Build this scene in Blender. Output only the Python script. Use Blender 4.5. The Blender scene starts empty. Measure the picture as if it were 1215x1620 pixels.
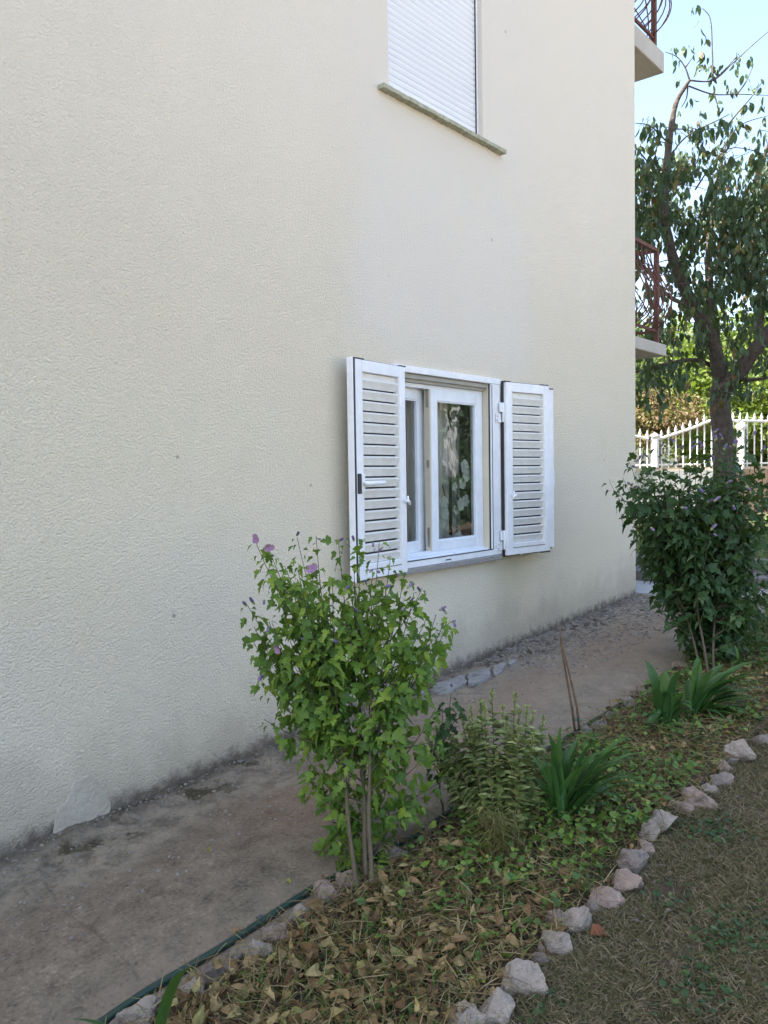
import bpy, bmesh, math, random
import numpy as np
from mathutils import Vector, Matrix, noise as mnoise

random.seed(7); rng = np.random.default_rng(7)
scene = bpy.context.scene
COL = scene.collection
R = math.radians

# ------------------------------------------------------------------ camera
F_PX, CAM_D, CAM_H, ROLL = 1310.0, 3.25, 1.5, 0.016
PITCH, PSI = R(2.5583), R(39.8039)
CAM = Vector((0, -CAM_D, CAM_H))
FW = Vector((math.cos(PSI)*math.cos(PITCH), math.sin(PSI)*math.cos(PITCH), -math.sin(PITCH)))
RT = Vector((math.sin(PSI), -math.cos(PSI), 0)); UP = RT.cross(FW)
# roll
RT2 = RT*math.cos(ROLL) - UP*math.sin(ROLL)*-1
cr, sr = math.cos(ROLL), math.sin(ROLL)
RTr = RT*cr - UP*sr      # direction of image +x
UPr = RT*sr + UP*cr      # direction of image up
cam_data = bpy.data.cameras.new('camera'); cam = bpy.data.objects.new('camera', cam_data); COL.objects.link(cam)
cam_data.sensor_fit = 'VERTICAL'; cam_data.sensor_height = 24.0; cam_data.lens = 24.0*F_PX/1620.0
cam_data.clip_start = 0.05; cam_data.clip_end = 2000
M = Matrix((RTr, UPr, -FW)).transposed().to_4x4(); M.translation = CAM
cam.matrix_world = M
scene.camera = cam
scene.render.resolution_x, scene.render.resolution_y = 768, 1024

# ------------------------------------------------------------------ light
SUN_EL = R(50); SUN_AZ = Vector((-0.80, 0.60)).normalized()
SUN = Vector((SUN_AZ.x*math.cos(SUN_EL), SUN_AZ.y*math.cos(SUN_EL), math.sin(SUN_EL)))
world = bpy.data.worlds.new('World'); scene.world = world; world.use_nodes = True
nt = world.node_tree; nt.nodes.clear()
sky = nt.nodes.new('ShaderNodeTexSky'); sky.sky_type = 'NISHITA'; sky.sun_disc = False
sky.sun_elevation = SUN_EL; sky.sun_rotation = math.atan2(SUN.x, SUN.y)
sky.air_density = 1.0; sky.dust_density = 3.6; sky.ozone_density = 0.5
bg = nt.nodes.new('ShaderNodeBackground'); bg.inputs[1].default_value = 0.15
wo = nt.nodes.new('ShaderNodeOutputWorld')
nt.links.new(sky.outputs[0], bg.inputs[0]); nt.links.new(bg.outputs[0], wo.inputs[0])
sl = bpy.data.lights.new('sun', 'SUN'); sl.energy = 5.0; sl.angle = R(0.5); sl.color = (1.0, 0.95, 0.87)
so = bpy.data.objects.new('sun', sl); COL.objects.link(so); so.rotation_euler = SUN.to_track_quat('Z', 'Y').to_euler(); so.location = (-6, 8, 14)
scene.view_settings.view_transform = 'Standard'; scene.view_settings.look = 'None'
scene.view_settings.exposure = 1.93; scene.view_settings.gamma = 1.0; scene.view_settings.use_curve_mapping = False

# ------------------------------------------------------------------ measuring helpers (photo measurement -> place)
def ray(px, py):
    return FW*F_PX + RTr*(px-607.5) - UPr*(py-810.0)
def Wl(px, py, Y=0.0):                 # point on the plane y = Y
    r = ray(px, py); return CAM + r*((Y-CAM.y)/r.y)
G_SL, G_0 = 0.046, -0.0736
def gz(x, y=0): return G_SL*x + G_0
def Gd(px, py, off=0.0):               # point on the sloping ground
    r = ray(px, py); t = (G_0+off-CAM.z+G_SL*CAM.x)/(r.z-G_SL*r.x); return CAM + r*t
def Dp(px, py, d): return CAM + ray(px, py)*(d/F_PX)   # point at camera depth d

# ------------------------------------------------------------------ noise
def vnoise(x, y, seed=0):
    xi = np.floor(x).astype(np.int64); yi = np.floor(y).astype(np.int64); xf = x-xi; yf = y-yi
    def h(a, b):
        n = (a*374761393 + b*668265263 + seed*1442695041) & 0xffffffff
        n = ((n ^ (n >> 13))*1274126177) & 0xffffffff
        return ((n ^ (n >> 16)) & 0xffff)/65535.0
    u = xf*xf*(3-2*xf); v = yf*yf*(3-2*yf)
    return (h(xi, yi)*(1-u)+h(xi+1, yi)*u)*(1-v) + (h(xi, yi+1)*(1-u)+h(xi+1, yi+1)*u)*v
def fbm(x, y, o=4, seed=0):
    s = 0; a = .5
    for i in range(o): s = s + a*(vnoise(x*2**i, y*2**i, seed+i)-.5)*2; a *= .5
    return s
def sstep(a, b, x):
    t = np.clip((x-a)/(b-a), 0, 1); return t*t*(3-2*t)

# ------------------------------------------------------------------ objects
def link(o, parent=None, label=None, cat=None, group=None, kind=None):
    COL.objects.link(o)
    if parent: o.parent = parent
    return tag(o, label, cat, group, kind)
def tag(o, label=None, cat=None, group=None, kind=None):
    if label: o['label'] = label
    if cat: o['category'] = cat
    if group: o['group'] = group
    if kind: o['kind'] = kind
    return o
def empty(name, loc=(0, 0, 0), **k):
    o = bpy.data.objects.new(name, None); o.location = loc; o.empty_display_size = .1; return link(o, **k)

class MB:
    def __init__(s): s.v = []; s.f = []; s.sm = []
    def add(s, vs, fs, smooth=False):
        n = len(s.v); s.v += [tuple(p) for p in vs]; s.f += [tuple(i+n for i in f) for f in fs]; s.sm += [smooth]*len(fs); return s
    def box(s, x0, x1, y0, y1, z0, z1, m=None):
        vs = [Vector(p) for p in ((x0,y0,z0),(x1,y0,z0),(x1,y1,z0),(x0,y1,z0),(x0,y0,z1),(x1,y0,z1),(x1,y1,z1),(x0,y1,z1))]
        if m is not None: vs = [m @ p for p in vs]
        return s.add(vs, [(0,3,2,1),(4,5,6,7),(0,1,5,4),(1,2,6,5),(2,3,7,6),(3,0,4,7)])
    def tube(s, pts, rad, n=6, cap=True):
        pts = [Vector(p) for p in pts]
        if not hasattr(rad, '__len__'): rad = [rad]*len(pts)
        rings = []; prev = None
        for i, p in enumerate(pts):
            d = (pts[min(i+1, len(pts)-1)] - pts[max(i-1, 0)])
            if d.length < 1e-9: d = Vector((0, 0, 1))
            d.normalize()
            if prev is None: a = d.orthogonal().normalized()
            else:
                a = prev - d*prev.dot(d)
                a = a.normalized() if a.length > 1e-6 else d.orthogonal().normalized()
            prev = a; b = d.cross(a)
            rings.append([p + (a*math.cos(2*math.pi*k/n)+b*math.sin(2*math.pi*k/n))*rad[i] for k in range(n)])
        vs = [q for r in rings for q in r]; fs = []
        for i in range(len(pts)-1):
            for k in range(n):
                fs.append((i*n+k, i*n+(k+1) % n, (i+1)*n+(k+1) % n, (i+1)*n+k))
        if cap and n > 2: fs.append(tuple(range(n-1, -1, -1))); fs.append(tuple((len(pts)-1)*n+k for k in range(n)))
        return s.add(vs, fs, True)
    def mesh(s, name, mat=None):
        me = bpy.data.meshes.new(name); me.from_pydata(s.v, [], s.f); me.polygons.foreach_set('use_smooth', s.sm)
        if mat: me.materials.append(mat)
        me.update(); return me
    def build(s, name, mat, parent=None, bevel=0, origin=None, **k):
        if origin is not None:
            o0 = Vector(origin); s.v = [tuple(Vector(p)-o0) for p in s.v]
        me = s.mesh(name, mat); o = bpy.data.objects.new(name, me)
        if origin is not None: o.location = origin
        link(o, parent, **k)
        if bevel:
            b = o.modifiers.new('bevel', 'BEVEL'); b.width = bevel; b.segments = 2; b.limit_method = 'ANGLE'
        return o

def np_mesh(name, V, F, mat=None, smooth=False):
    """V (n,3) array, F list of equal-length faces as (m,k) array"""
    me = bpy.data.meshes.new(name); V = np.asarray(V, np.float32); F = np.asarray(F, np.int32)
    m, k = F.shape
    me.vertices.add(len(V)); me.vertices.foreach_set('co', V.ravel())
    me.loops.add(m*k); me.loops.foreach_set('vertex_index', F.ravel())
    me.polygons.add(m); me.polygons.foreach_set('loop_start', np.arange(0, m*k, k, dtype=np.int32))
    me.polygons.foreach_set('loop_total', np.full(m, k, np.int32))
    me.polygons.foreach_set('use_smooth', np.full(m, smooth))
    if mat: me.materials.append(mat)
    me.update(calc_edges=True); me.validate(); return me
def np_obj(name, V, F, mat, parent=None, smooth=False, **k):
    o = bpy.data.objects.new(name, np_mesh(name, V, F, mat, smooth)); return link(o, parent, **k)

def tri_faces(F):
    out = []
    for f in F:
        for i in range(1, len(f)-1): out.append((f[0], f[i], f[i+1]))
    return np.array(out)
def scatter(TV, TF, pos, mats, scale):
    """copies of a template; mats (n,3,3) with columns side, dir, normal"""
    TV = np.asarray(TV, float); TF = tri_faces(TF) if not isinstance(TF, np.ndarray) else TF
    pos = np.asarray(pos); scale = np.asarray(scale)
    if scale.ndim == 1: scale = np.repeat(scale[:, None], 3, 1)
    L = TV[None, :, :]*scale[:, None, :]
    V = np.einsum('nij,nkj->nki', mats, L) + pos[:, None, :]
    n, k = V.shape[:2]
    F = (TF[None]+(np.arange(n)*k)[:, None, None]).reshape(-1, 3)
    return V.reshape(-1, 3), F
def frames(d, nrm):
    d = np.asarray(d, float); d = d/np.linalg.norm(d, axis=1, keepdims=True)
    nrm = np.asarray(nrm, float); nrm = nrm - d*np.sum(d*nrm, 1, keepdims=True)
    nrm = nrm/np.maximum(np.linalg.norm(nrm, axis=1, keepdims=True), 1e-6)
    s = np.cross(d, nrm)
    return np.stack([s, d, nrm], axis=2)
def cat_meshes(L):
    Vs = []; Fs = []; n = 0
    for V, F in L: Vs.append(V); Fs.append(F+n); n += len(V)
    return np.concatenate(Vs), np.concatenate(Fs)

# ------------------------------------------------------------------ materials
class NT:
    def __init__(s, name, rough=.8):
        s.m = bpy.data.materials.new(name); s.m.use_nodes = True; s.t = s.m.node_tree; s.b = s.t.nodes['Principled BSDF']
        s.b.inputs['Roughness'].default_value = rough; s.out = s.t.nodes['Material Output']
        s.co = s.t.nodes.new('ShaderNodeTexCoord').outputs['Object']
    def n(s, typ, **k):
        q = s.t.nodes.new(typ)
        for a, b in k.items(): setattr(q, a, b)
        return q
    def l(s, a, b): s.t.links.new(a, b)
    def setin(s, sock, v):
        if isinstance(v, (int, float)): sock.default_value = v
        elif isinstance(v, tuple): sock.default_value = (*v, 1) if (len(v) == 3 and len(sock.default_value) == 4) else v
        else: s.l(v, sock)
    def noise(s, scale, detail=4, rough=.6, vec=None, dist=0):
        q = s.n('ShaderNodeTexNoise'); q.inputs['Scale'].default_value = scale; q.inputs['Detail'].default_value = detail
        q.inputs['Roughness'].default_value = rough; q.inputs['Distortion'].default_value = dist; s.l(vec or s.co, q.inputs['Vector']); return q.outputs['Fac']
    def vor(s, scale, feature='F1', vec=None, out='Distance'):
        q = s.n('ShaderNodeTexVoronoi'); q.feature = feature; q.inputs['Scale'].default_value = scale; s.l(vec or s.co, q.inputs['Vector']); return q.outputs[out]
    def map(s, scale=(1, 1, 1), loc=(0, 0, 0)):
        q = s.n('ShaderNodeMapping'); q.inputs['Scale'].default_value = scale; q.inputs['Location'].default_value = loc; s.l(s.co, q.inputs['Vector']); return q.outputs[0]
    def math(s, op, a, b=0.0, c=0.0, clamp=False):
        q = s.n('ShaderNodeMath'); q.operation = op; q.use_clamp = clamp
        s.setin(q.inputs[0], a); s.setin(q.inputs[1], b); s.setin(q.inputs[2], c); return q.outputs[0]
    def rng(s, v, a, b, c=0.0, d=1.0, smooth=True):
        q = s.n('ShaderNodeMapRange'); q.interpolation_type = 'SMOOTHSTEP' if smooth else 'LINEAR'
        s.setin(q.inputs['Value'], v)
        for nme, x in (('From Min', a), ('From Max', b), ('To Min', c), ('To Max', d)): q.inputs[nme].default_value = x
        return q.outputs['Result']
    def mix(s, f, a, b, mode='MIX'):
        q = s.n('ShaderNodeMix'); q.data_type = 'RGBA'; q.blend_type = mode
        s.setin(q.inputs[0], f); s.setin(q.inputs[6], a); s.setin(q.inputs[7], b); return q.outputs[2]
    def ramp(s, f, stops):
        q = s.n('ShaderNodeValToRGB'); s.l(f, q.inputs[0]); e = q.color_ramp.elements
        while len(e) < len(stops): e.new(.5)
        for el, (p, c) in zip(e, stops): el.position = p; el.color = (*c, 1)
        return q.outputs[0]
    def xyz(s):
        q = s.n('ShaderNodeSeparateXYZ'); s.l(s.co, q.inputs[0]); return q.outputs
    def bump(s, h, dist=.005, strength=1.0, prev=None):
        q = s.n('ShaderNodeBump'); q.inputs['Distance'].default_value = dist; q.inputs['Strength'].default_value = strength
        s.l(h, q.inputs['Height']); 
        if prev: s.l(prev, q.inputs['Normal'])
        return q.outputs[0]
    def color(s, c): s.setin(s.b.inputs['Base Color'], c); return s
    def normal(s, n): s.l(n, s.b.inputs['Normal']); return s
    def rnd(s):
        a = s.n('ShaderNodeObjectInfo').outputs['Random']; b = s.n('ShaderNodeNewGeometry').outputs['Random Per Island']
        return s.math('FRACT', s.math('ADD', a, b))

def simple(name, col, rough=.6, var=.12, scale=8, bump=0.0, bscale=60, metal=0):
    q = NT(name, rough); d = tuple(c*(1-var) for c in col); u = tuple(min(1, c*(1+var)) for c in col)
    q.color(q.ramp(q.noise(scale, 5), [(.3, d), (.7, u)])); q.b.inputs['Metallic'].default_value = metal
    if bump: q.normal(q.bump(q.noise(bscale, 5), bump))
    return q.m
def leafmat(name, stops, rough=.5, trans=.3, spec=.35, vein=True):
    q = NT(name, rough); c = q.ramp(q.rnd(), stops)
    c = q.mix(q.rng(q.noise(45, 3), .35, .7, 0, .35), c, tuple(x*.7 for x in stops[0][1]))
    q.color(c); q.b.inputs['Specular IOR Level'].default_value = spec
    if trans:
        tr = q.n('ShaderNodeBsdfTranslucent'); q.l(q.mix(.5, c, (.22, .35, .03), 'MIX'), tr.inputs[0])
        ms = q.n('ShaderNodeMixShader'); ms.inputs[0].default_value = trans
        q.l(q.b.outputs[0], ms.inputs[1]); q.l(tr.outputs[0], ms.inputs[2]); q.l(ms.outputs[0], q.out.inputs[0])
    return q.m

# stucco of the house
def stucco():
    q = NT('stucco', .92); X, Y, Z = q.xyz()[0:3]
    big = q.noise(.7, 4); mid = q.noise(3.5, 5)
    # new smoother, whiter render round the windows
    fx = q.math('MULTIPLY', q.rng(q.math('ADD', X, q.math('MULTIPLY', mid, .5)), 3.55, 4.1), q.rng(q.math('ADD', X, q.math('MULTIPLY', mid, .35)), 6.3, 5.6))
    fz = q.rng(q.math('ADD', Z, q.math('MULTIPLY', mid, .5)), 2.2, 2.75)
    band = q.math('MULTIPLY', fx, fz)
    up = q.rng(q.math('ADD', Z, q.math('MULTIPLY', big, .5)), 1.6, 4.8)  # smoother upper wall, its colour also darkened to cancel brighter light up there
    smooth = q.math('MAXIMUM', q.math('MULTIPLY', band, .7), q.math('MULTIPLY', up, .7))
    base = q.ramp(big, [(.3, (.82, .735, .56)), (.55, (.83, .75, .59)), (.75, (.83, .76, .61))])
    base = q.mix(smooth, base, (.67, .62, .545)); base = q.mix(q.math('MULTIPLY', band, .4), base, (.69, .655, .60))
    base = q.mix(q.rng(mid, .45, .8, 0, .22), base, (.74, .66, .47))
    # dirt in the pits
    g1 = q.vor(95, vec=q.map((1, 1, 1.2))); g2 = q.noise(190, 4, .7); g3 = q.noise(85, 5, .8, dist=.0)
    base = q.mix(q.math('MULTIPLY', q.rng(g3, .52, .72), q.rng(smooth, 0, 1, .16, .04)), base, (.56, .49, .35))
    # rain and ground splash towards the base
    hb = q.math('SUBTRACT', q.math('SUBTRACT', Z, q.math('MULTIPLY', X, G_SL)), G_0)
    st = q.noise(2.2, 6, .7, vec=q.map((1, 1, .8))); st2 = q.noise(14, 6, .7)
    m1 = q.math('MULTIPLY', q.rng(q.math('ADD', hb, q.math('MULTIPLY', st, -.75)), .12, -.35), .6)
    base = q.mix(m1, base, (.42, .36, .28))
    m2 = q.rng(q.math('ADD', hb, q.math('MULTIPLY', st2, -.22)), .0, -.10)
    base = q.mix(m2, base, (.16, .13, .10))
    pk = q.math('MULTIPLY', q.rng(q.noise(1.3, 3, .5, vec=q.map((1, 1, 1), (4, 0, 2))), .5, .7), q.rng(hb, .5, .0, 0, .35))
    base = q.mix(pk, base, (.50, .35, .26))
    # green-yellow run-off under the sill ends and dark streaks
    sx = q.math('MULTIPLY', q.rng(q.math('ABSOLUTE', q.math('SUBTRACT', X, 5.35)), .42, .02), q.math('MULTIPLY', q.rng(Z, .25, .95), q.rng(Z, 1.0, .93)))
    base = q.mix(q.math('MULTIPLY', sx, .45), base, (.40, .37, .20))
    sp = q.rng(q.vor(2.6, vec=q.map((1, 1, 1), (.3, 0, .9))), .035, .02)
    base = q.mix(q.math('MULTIPLY', sp, .6), base, (.25, .2, .16))
    q.color(base)
    h = q.math('ADD', q.math('ADD', q.math('MULTIPLY', g3, 1.5), q.math('MULTIPLY', g1, -.9)), q.math('MULTIPLY', g2, .5))
    bn = q.n('ShaderNodeBump'); bn.inputs['Distance'].default_value = .0068
    q.l(h, bn.inputs['Height']); q.l(q.rng(q.math('ADD', smooth, q.math('MULTIPLY', q.math('SUBTRACT', q.noise(1.7, 4), .5), .3)), 0, 1, 1.0, .5), bn.inputs['Strength'])
    q.normal(bn.outputs[0]); return q.m
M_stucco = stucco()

def concrete_path():
    q = NT('path_concrete', .93); X, Y, Z = q.xyz()[0:3]
    a = q.noise(1.6, 6, .65); b = q.noise(9, 6, .7); c = q.noise(70, 4, .7); d = q.noise(220, 3, .7)
    yy = q.math('ADD', Y, q.math('MULTIPLY', q.math('SUBTRACT', a, .5), .55))
    base = q.ramp(q.math('ADD', q.math('MULTIPLY', b, .6), q.math('MULTIPLY', c, .4)), [(.34, (.06, .052, .042)), (.46, (.145, .13, .107)), (.56, (.20, .18, .15)), (.7, (.34, .31, .265))])
    # reddish worn band down the middle
    pk = q.math('MULTIPLY', q.math('MULTIPLY', q.rng(yy, -1.0, -.7), q.rng(yy, -.25, -.5)), q.rng(X, 1.9, 2.8, .1, .38))
    base = q.mix(pk, base, (.27, .17, .115))
    base = q.mix(q.rng(X, 2.0, 5.0, 0, .28), base, (.40, .37, .33))  # far end paler in colour, standing in for stronger light along the path
    # pale lime-washed strip close to the wall
    pl = q.math('MULTIPLY', q.rng(yy, -.52, -.3), q.rng(b, .38, .6, .25, .85))
    base = q.mix(pl, base, (.34, .31, .26))
    ed = q.math('MULTIPLY', q.rng(yy, -.95, -1.15), q.rng(X, 3.0, 1.4, 0, .6)); base = q.mix(ed, base, (.23, .21, .18))
    mo = q.math('MULTIPLY', q.rng(q.noise(4.5, 6, .7, vec=q.map((1, 1, 1), (2, 7, 0))), .52, .62), q.rng(yy, -.45, -.12))
    base = q.mix(mo, base, (.07, .062, .035))
    cl = q.rng(Y, -.02, -.12, .8, 0); base = q.mix(q.math('MULTIPLY', cl, q.rng(b, .35, .6)), base, (.07, .06, .045))
    base = q.mix(q.rng(c, .58, .75, 0, .6), base, (.34, .32, .29)); base = q.mix(q.rng(c, .42, .28, 0, .7), base, (.05, .045, .04))
    ag = q.rng(q.vor(90), .10, .06); base = q.mix(q.math('MULTIPLY', ag, .5), base, (.36, .34, .31))
    base = q.mix(1.0, base, (.98, .90, .78), 'MULTIPLY'); q.color(base)
    h = q.math('ADD', q.math('ADD', c, q.math('MULTIPLY', d, .5)), q.math('MULTIPLY', b, 1.2))
    bn = q.n('ShaderNodeBump'); bn.inputs['Distance'].default_value = .014; q.l(h, bn.inputs['Height']); q.l(q.rng(Y, -.75, -.15, .45, 1.0), bn.inputs['Strength'])
    q.normal(bn.outputs[0]); return q.m
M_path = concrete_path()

def soil(name, cols, sc=6):
    q = NT(name, 1.0); q.color(q.ramp(q.noise(sc, 8, .75), [(.3, cols[0]), (.5, cols[1]), (.72, cols[2])]))
    q.normal(q.bump(q.math('ADD', q.noise(40, 6, .75), q.noise(9, 4)), .03)); return q.m
M_soil = soil('bed_soil', [(.035, .024, .015), (.075, .052, .033), (.13, .09, .058)])
M_lawnsoil = soil('lawn_soil', [(.055, .036, .024), (.105, .076, .05), (.16, .125, .08)], 5)
M_terrain = soil('terrain', [(.07, .07, .03), (.11, .10, .05), (.16, .13, .08)], 1.5)

def limestone(name, tint):
    q = NT(name, .9); a = q.noise(9, 6, .7); b = q.noise(45, 6, .75)
    c = q.ramp(a, [(.3, tuple(x*.62 for x in tint)), (.5, tint), (.7, tuple(min(.7, x*1.3) for x in tint))])
    c = q.mix(q.rng(b, .55, .72, 0, .55), c, (.13, .10, .085)); c = q.mix(q.rng(q.noise(5, 3, .6), .55, .7, 0, .4), c, (.34, .24, .19))
    v = q.rng(q.vor(7, 'DISTANCE_TO_EDGE', vec=q.map((1, 1, 2.2))), .02, .0, 0, .4); c = q.mix(v, c, (.15, .12, .1))
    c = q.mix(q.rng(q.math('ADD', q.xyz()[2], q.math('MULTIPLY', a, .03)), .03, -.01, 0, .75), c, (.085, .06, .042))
    q.color(c); q.normal(q.bump(q.math('ADD', q.math('MULTIPLY', a, 1.5), q.math('MULTIPLY', b, .7)), .018)); return q.m
M_st = [limestone('limestone_pale', (.33, .29, .245)), limestone('limestone_pinkish', (.31, .24, .20)), limestone('limestone_mauve', (.24, .205, .185))]

M_white = simple('white_paint', (.80, .82, .85), .42, .07, 14)
M_white2 = simple('louvre_white', (.74, .74, .71), .5, .08, 18)
M_frame = simple('window_frame_white', (.76, .80, .85), .38, .06, 12)
M_beige = simple('reveal_cream', (.62, .56, .43), .6, .06, 5)
M_black = simple('rubber_seal', (.025, .025, .028), .6)
M_metal = simple('fitting_metal', (.33, .31, .27), .45, .2, 30, metal=.7)
M_curtain = simple('curtain', (.74, .72, .66), .9, .05, 20)
M_room = simple('room_plaster', (.30, .28, .24), .9)
M_pink = simple('room_floor', (.2, .12, .08), .7)
M_balc = simple('balcony_concrete', (.44, .41, .36), .9, .1, 4, .004)
M_rust = simple('rust_iron', (.135, .055, .040), .8, .3, 20, .002)
M_hose = simple('hose_green', (.012, .038, .024), .42, .1, 30)
M_landing = simple('landing_concrete', (.33, .33, .32), .9, .14, 5, .006)
M_block = simple('stone_block', (.15, .14, .13), .95, .3, 9, .012, 30)
M_fence = simple('fence_white', (.78, .78, .76), .5, .03)
M_bark = simple('bark', (.085, .068, .055), .95, .45, 14, .02, 30)
M_stem = simple('shrub_stem', (.095, .075, .045), .85, .25, 30, .003, 90)
M_twig = simple('green_twig', (.07, .07, .035), .8, .25, 30)
M_cane = simple('dry_cane', (.15, .095, .055), .85, .3, 25)
M_tie = simple('green_tie', (.02, .22, .14), .5)
M_patch = None
q = NT('plaster_patch', .95); q.color(q.ramp(q.noise(9, 6, .7), [(.3, (.55, .50, .40)), (.5, (.66, .605, .49)), (.75, (.72, .67, .56))])); q.normal(q.bump(q.noise(26, 7, .75), .03)); M_patch = q.m
q = NT('cement_patch', .9); q.color(q.ramp(q.noise(7, 6, .7), [(.38, (.15, .14, .13)), (.5, (.25, .245, .235)), (.65, (.33, .325, .315))])); q.normal(q.bump(q.noise(30, 6, .7), .008)); M_cement = q.m
q = NT('granite_sill', .6); q.color(q.ramp(q.noise(160, 3, .8), [(.35, (.10, .095, .09)), (.5, (.27, .26, .25)), (.65, (.42, .40, .39))])); M_granite = q.m
q = NT('mossy_sill', .9); q.color(q.ramp(q.noise(30, 6, .8), [(.3, (.22, .21, .14)), (.5, (.38, .38, .28)), (.7, (.52, .52, .44))])); q.normal(q.bump(q.noise(50, 5), .006)); M_moss = q.m
q = NT('blind_plastic', .5); q.color((.74, .77, .81)); M_blind = q.m
M_dim = simple('gap_shade', (.06, .06, .06), .9)
def glass():
    q = NT('window_glass', .0); q.t.nodes.remove(q.b)
    fr = q.n('ShaderNodeFresnel'); fr.inputs[0].default_value = 1.6
    g = q.n('ShaderNodeBsdfGlossy'); g.inputs['Roughness'].default_value = .0; g.inputs[0].default_value = (.95, .97, 1, 1)
    t = q.n('ShaderNodeBsdfTransparent'); t.inputs[0].default_value = (.9, .94, .93, 1)
    f = q.math('MULTIPLY', fr.outputs[0], 1.5, clamp=True); ms = q.n('ShaderNodeMixShader'); q.l(f, ms.inputs[0])
    nb = q.bump(q.noise(2.5, 2), .0015); q.l(nb, g.inputs['Normal'])
    q.l(t.outputs[0], ms.inputs[1]); q.l(g.outputs[0], ms.inputs[2]); q.l(ms.outputs[0], q.out.inputs[0]); return q.m
M_glass = glass()

L_fresh = leafmat('leaf_fresh_green', [(0, (.06, .13, .022)), (.35, (.105, .20, .032)), (.7, (.17, .29, .042)), (1, (.29, .40, .06))], trans=.42)
L_dark = leafmat('leaf_dark_green', [(0, (.018, .05, .014)), (.5, (.030, .075, .02)), (.9, (.045, .105, .03)), (1, (.09, .14, .05))], trans=.22)
L_tree = leafmat('leaf_tree', [(0, (.026, .055, .028)), (.5, (.052, .098, .044)), (.9, (.055, .085, .035)), (.97, (.16, .14, .03)), (1, (.16, .06, .03))], trans=.16)
L_spurge = leafmat('leaf_pale_green', [(0, (.20, .26, .10)), (.5, (.32, .38, .15)), (.9, (.42, .45, .19)), (1, (.48, .42, .17))], trans=.25)
L_strap = leafmat('leaf_strap', [(0, (.03, .085, .025)), (.5, (.045, .12, .03)), (1, (.085, .175, .04))], trans=.2, rough=.38)
L_weed = leafmat('leaf_weed', [(0, (.045, .10, .022)), (.45, (.085, .17, .03)), (.8, (.13, .225, .035)), (1, (.23, .29, .06))], trans=.25)
L_litter = leafmat('leaf_litter_dry', [(0, (.095, .055, .03)), (.3, (.19, .12, .06)), (.6, (.30, .21, .10)), (.85, (.40, .32, .15)), (1, (.20, .21, .07))], trans=.15, rough=.8, spec=.15)
L_straw = leafmat('straw', [(0, (.09, .06, .032)), (.5, (.21, .155, .085)), (.8, (.33, .28, .15)), (1, (.14, .18, .06))], trans=.1, rough=.8, spec=.1)
L_lawn = leafmat('lawn_blades', [(0, (.055, .06, .025)), (.3, (.12, .115, .055)), (.6, (.22, .18, .115)), (.9, (.33, .275, .20)), (1, (.09, .14, .04))], trans=.15, rough=.8, spec=.1)
L_bgl = leafmat('leaf_sunny', [(0, (.08, .13, .025)), (.5, (.14, .20, .035)), (1, (.22, .27, .06))], trans=.4)
L_bgm = leafmat('leaf_olive', [(0, (.05, .085, .03)), (.5, (.09, .13, .04)), (1, (.15, .17, .07))], trans=.35)
L_bgb = leafmat('leaf_brownish', [(0, (.11, .055, .03)), (.5, (.17, .11, .05)), (1, (.16, .17, .06))], trans=.3)
L_flow = leafmat('wilted_petals', [(0, (.11, .085, .19)), (.5, (.17, .14, .28)), (1, (.26, .20, .33))], trans=.15, rough=.7)
L_pinkf = leafmat('pink_petals', [(0, (.33, .17, .33)), (1, (.44, .27, .43))], trans=.25, rough=.7)
L_orch = leafmat('white_petals', [(0, (.75, .77, .74)), (1, (.82, .84, .80))], trans=.2, rough=.5)

# ------------------------------------------------------------------ setting: ground
def grid_sheet(name, x0, x1, y0, y1, step, zf, mat, **k):
    nx = int(round((x1-x0)/step))+1; ny = int(round((y1-y0)/step))+1
    X, Y = np.meshgrid(np.linspace(x0, x1, nx), np.linspace(y0, y1, ny)); Z = zf(X, Y)
    V = np.stack([X, Y, Z], -1).reshape(-1, 3); i = np.arange(nx*ny).reshape(ny, nx)
    F = np.stack([i[:-1, :-1], i[:-1, 1:], i[1:, 1:], i[1:, :-1]], -1).reshape(-1, 4)
    return np_obj(name, V, F, mat, smooth=True, **k)
gzv = lambda X: G_SL*np.clip(X, -14, 17.5) + G_0
# terrain to the horizon
xs = np.concatenate([np.linspace(-500, -20, 12), np.arange(-18, 40, 1.0), np.linspace(45, 600, 14)]); ys = np.concatenate([np.linspace(-400, -20, 12), np.arange(-18, 30, 1.0), np.linspace(35, 500, 12)])
X, Y = np.meshgrid(xs, ys); Z = gzv(X)-.045; V = np.stack([X, Y, Z], -1).reshape(-1, 3); i = np.arange(X.size).reshape(X.shape)
np_obj('ground', V, np.stack([i[:-1, :-1], i[:-1, 1:], i[1:, 1:], i[1:, :-1]], -1).reshape(-1, 4), M_terrain, smooth=True, kind='structure')
M_bounce = simple('pale_bounce', (.42, .37, .30), .95, .15, 8, .02)
b = MB(); b.add([(-14, -40, gz(-14)+.02), (17.5, -40, gz(17.5)+.02), (17.5, -8.9, gz(17.5)+.02), (-14, -8.9, gz(-14)+.02)], [(0, 1, 2, 3)]); b.build('bounce_sheet', M_bounce, kind='structure')  # unseen pale sheet, added to bounce warm light onto the house wall
BED0, BED1 = -1.24, -2.02
CR = [(60,1365),(75,1400),(112,1448),(150,1468),(170,1490),(205,1520),(222,1545)]
CRP = [Gd(*p) for p in CR]
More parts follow.
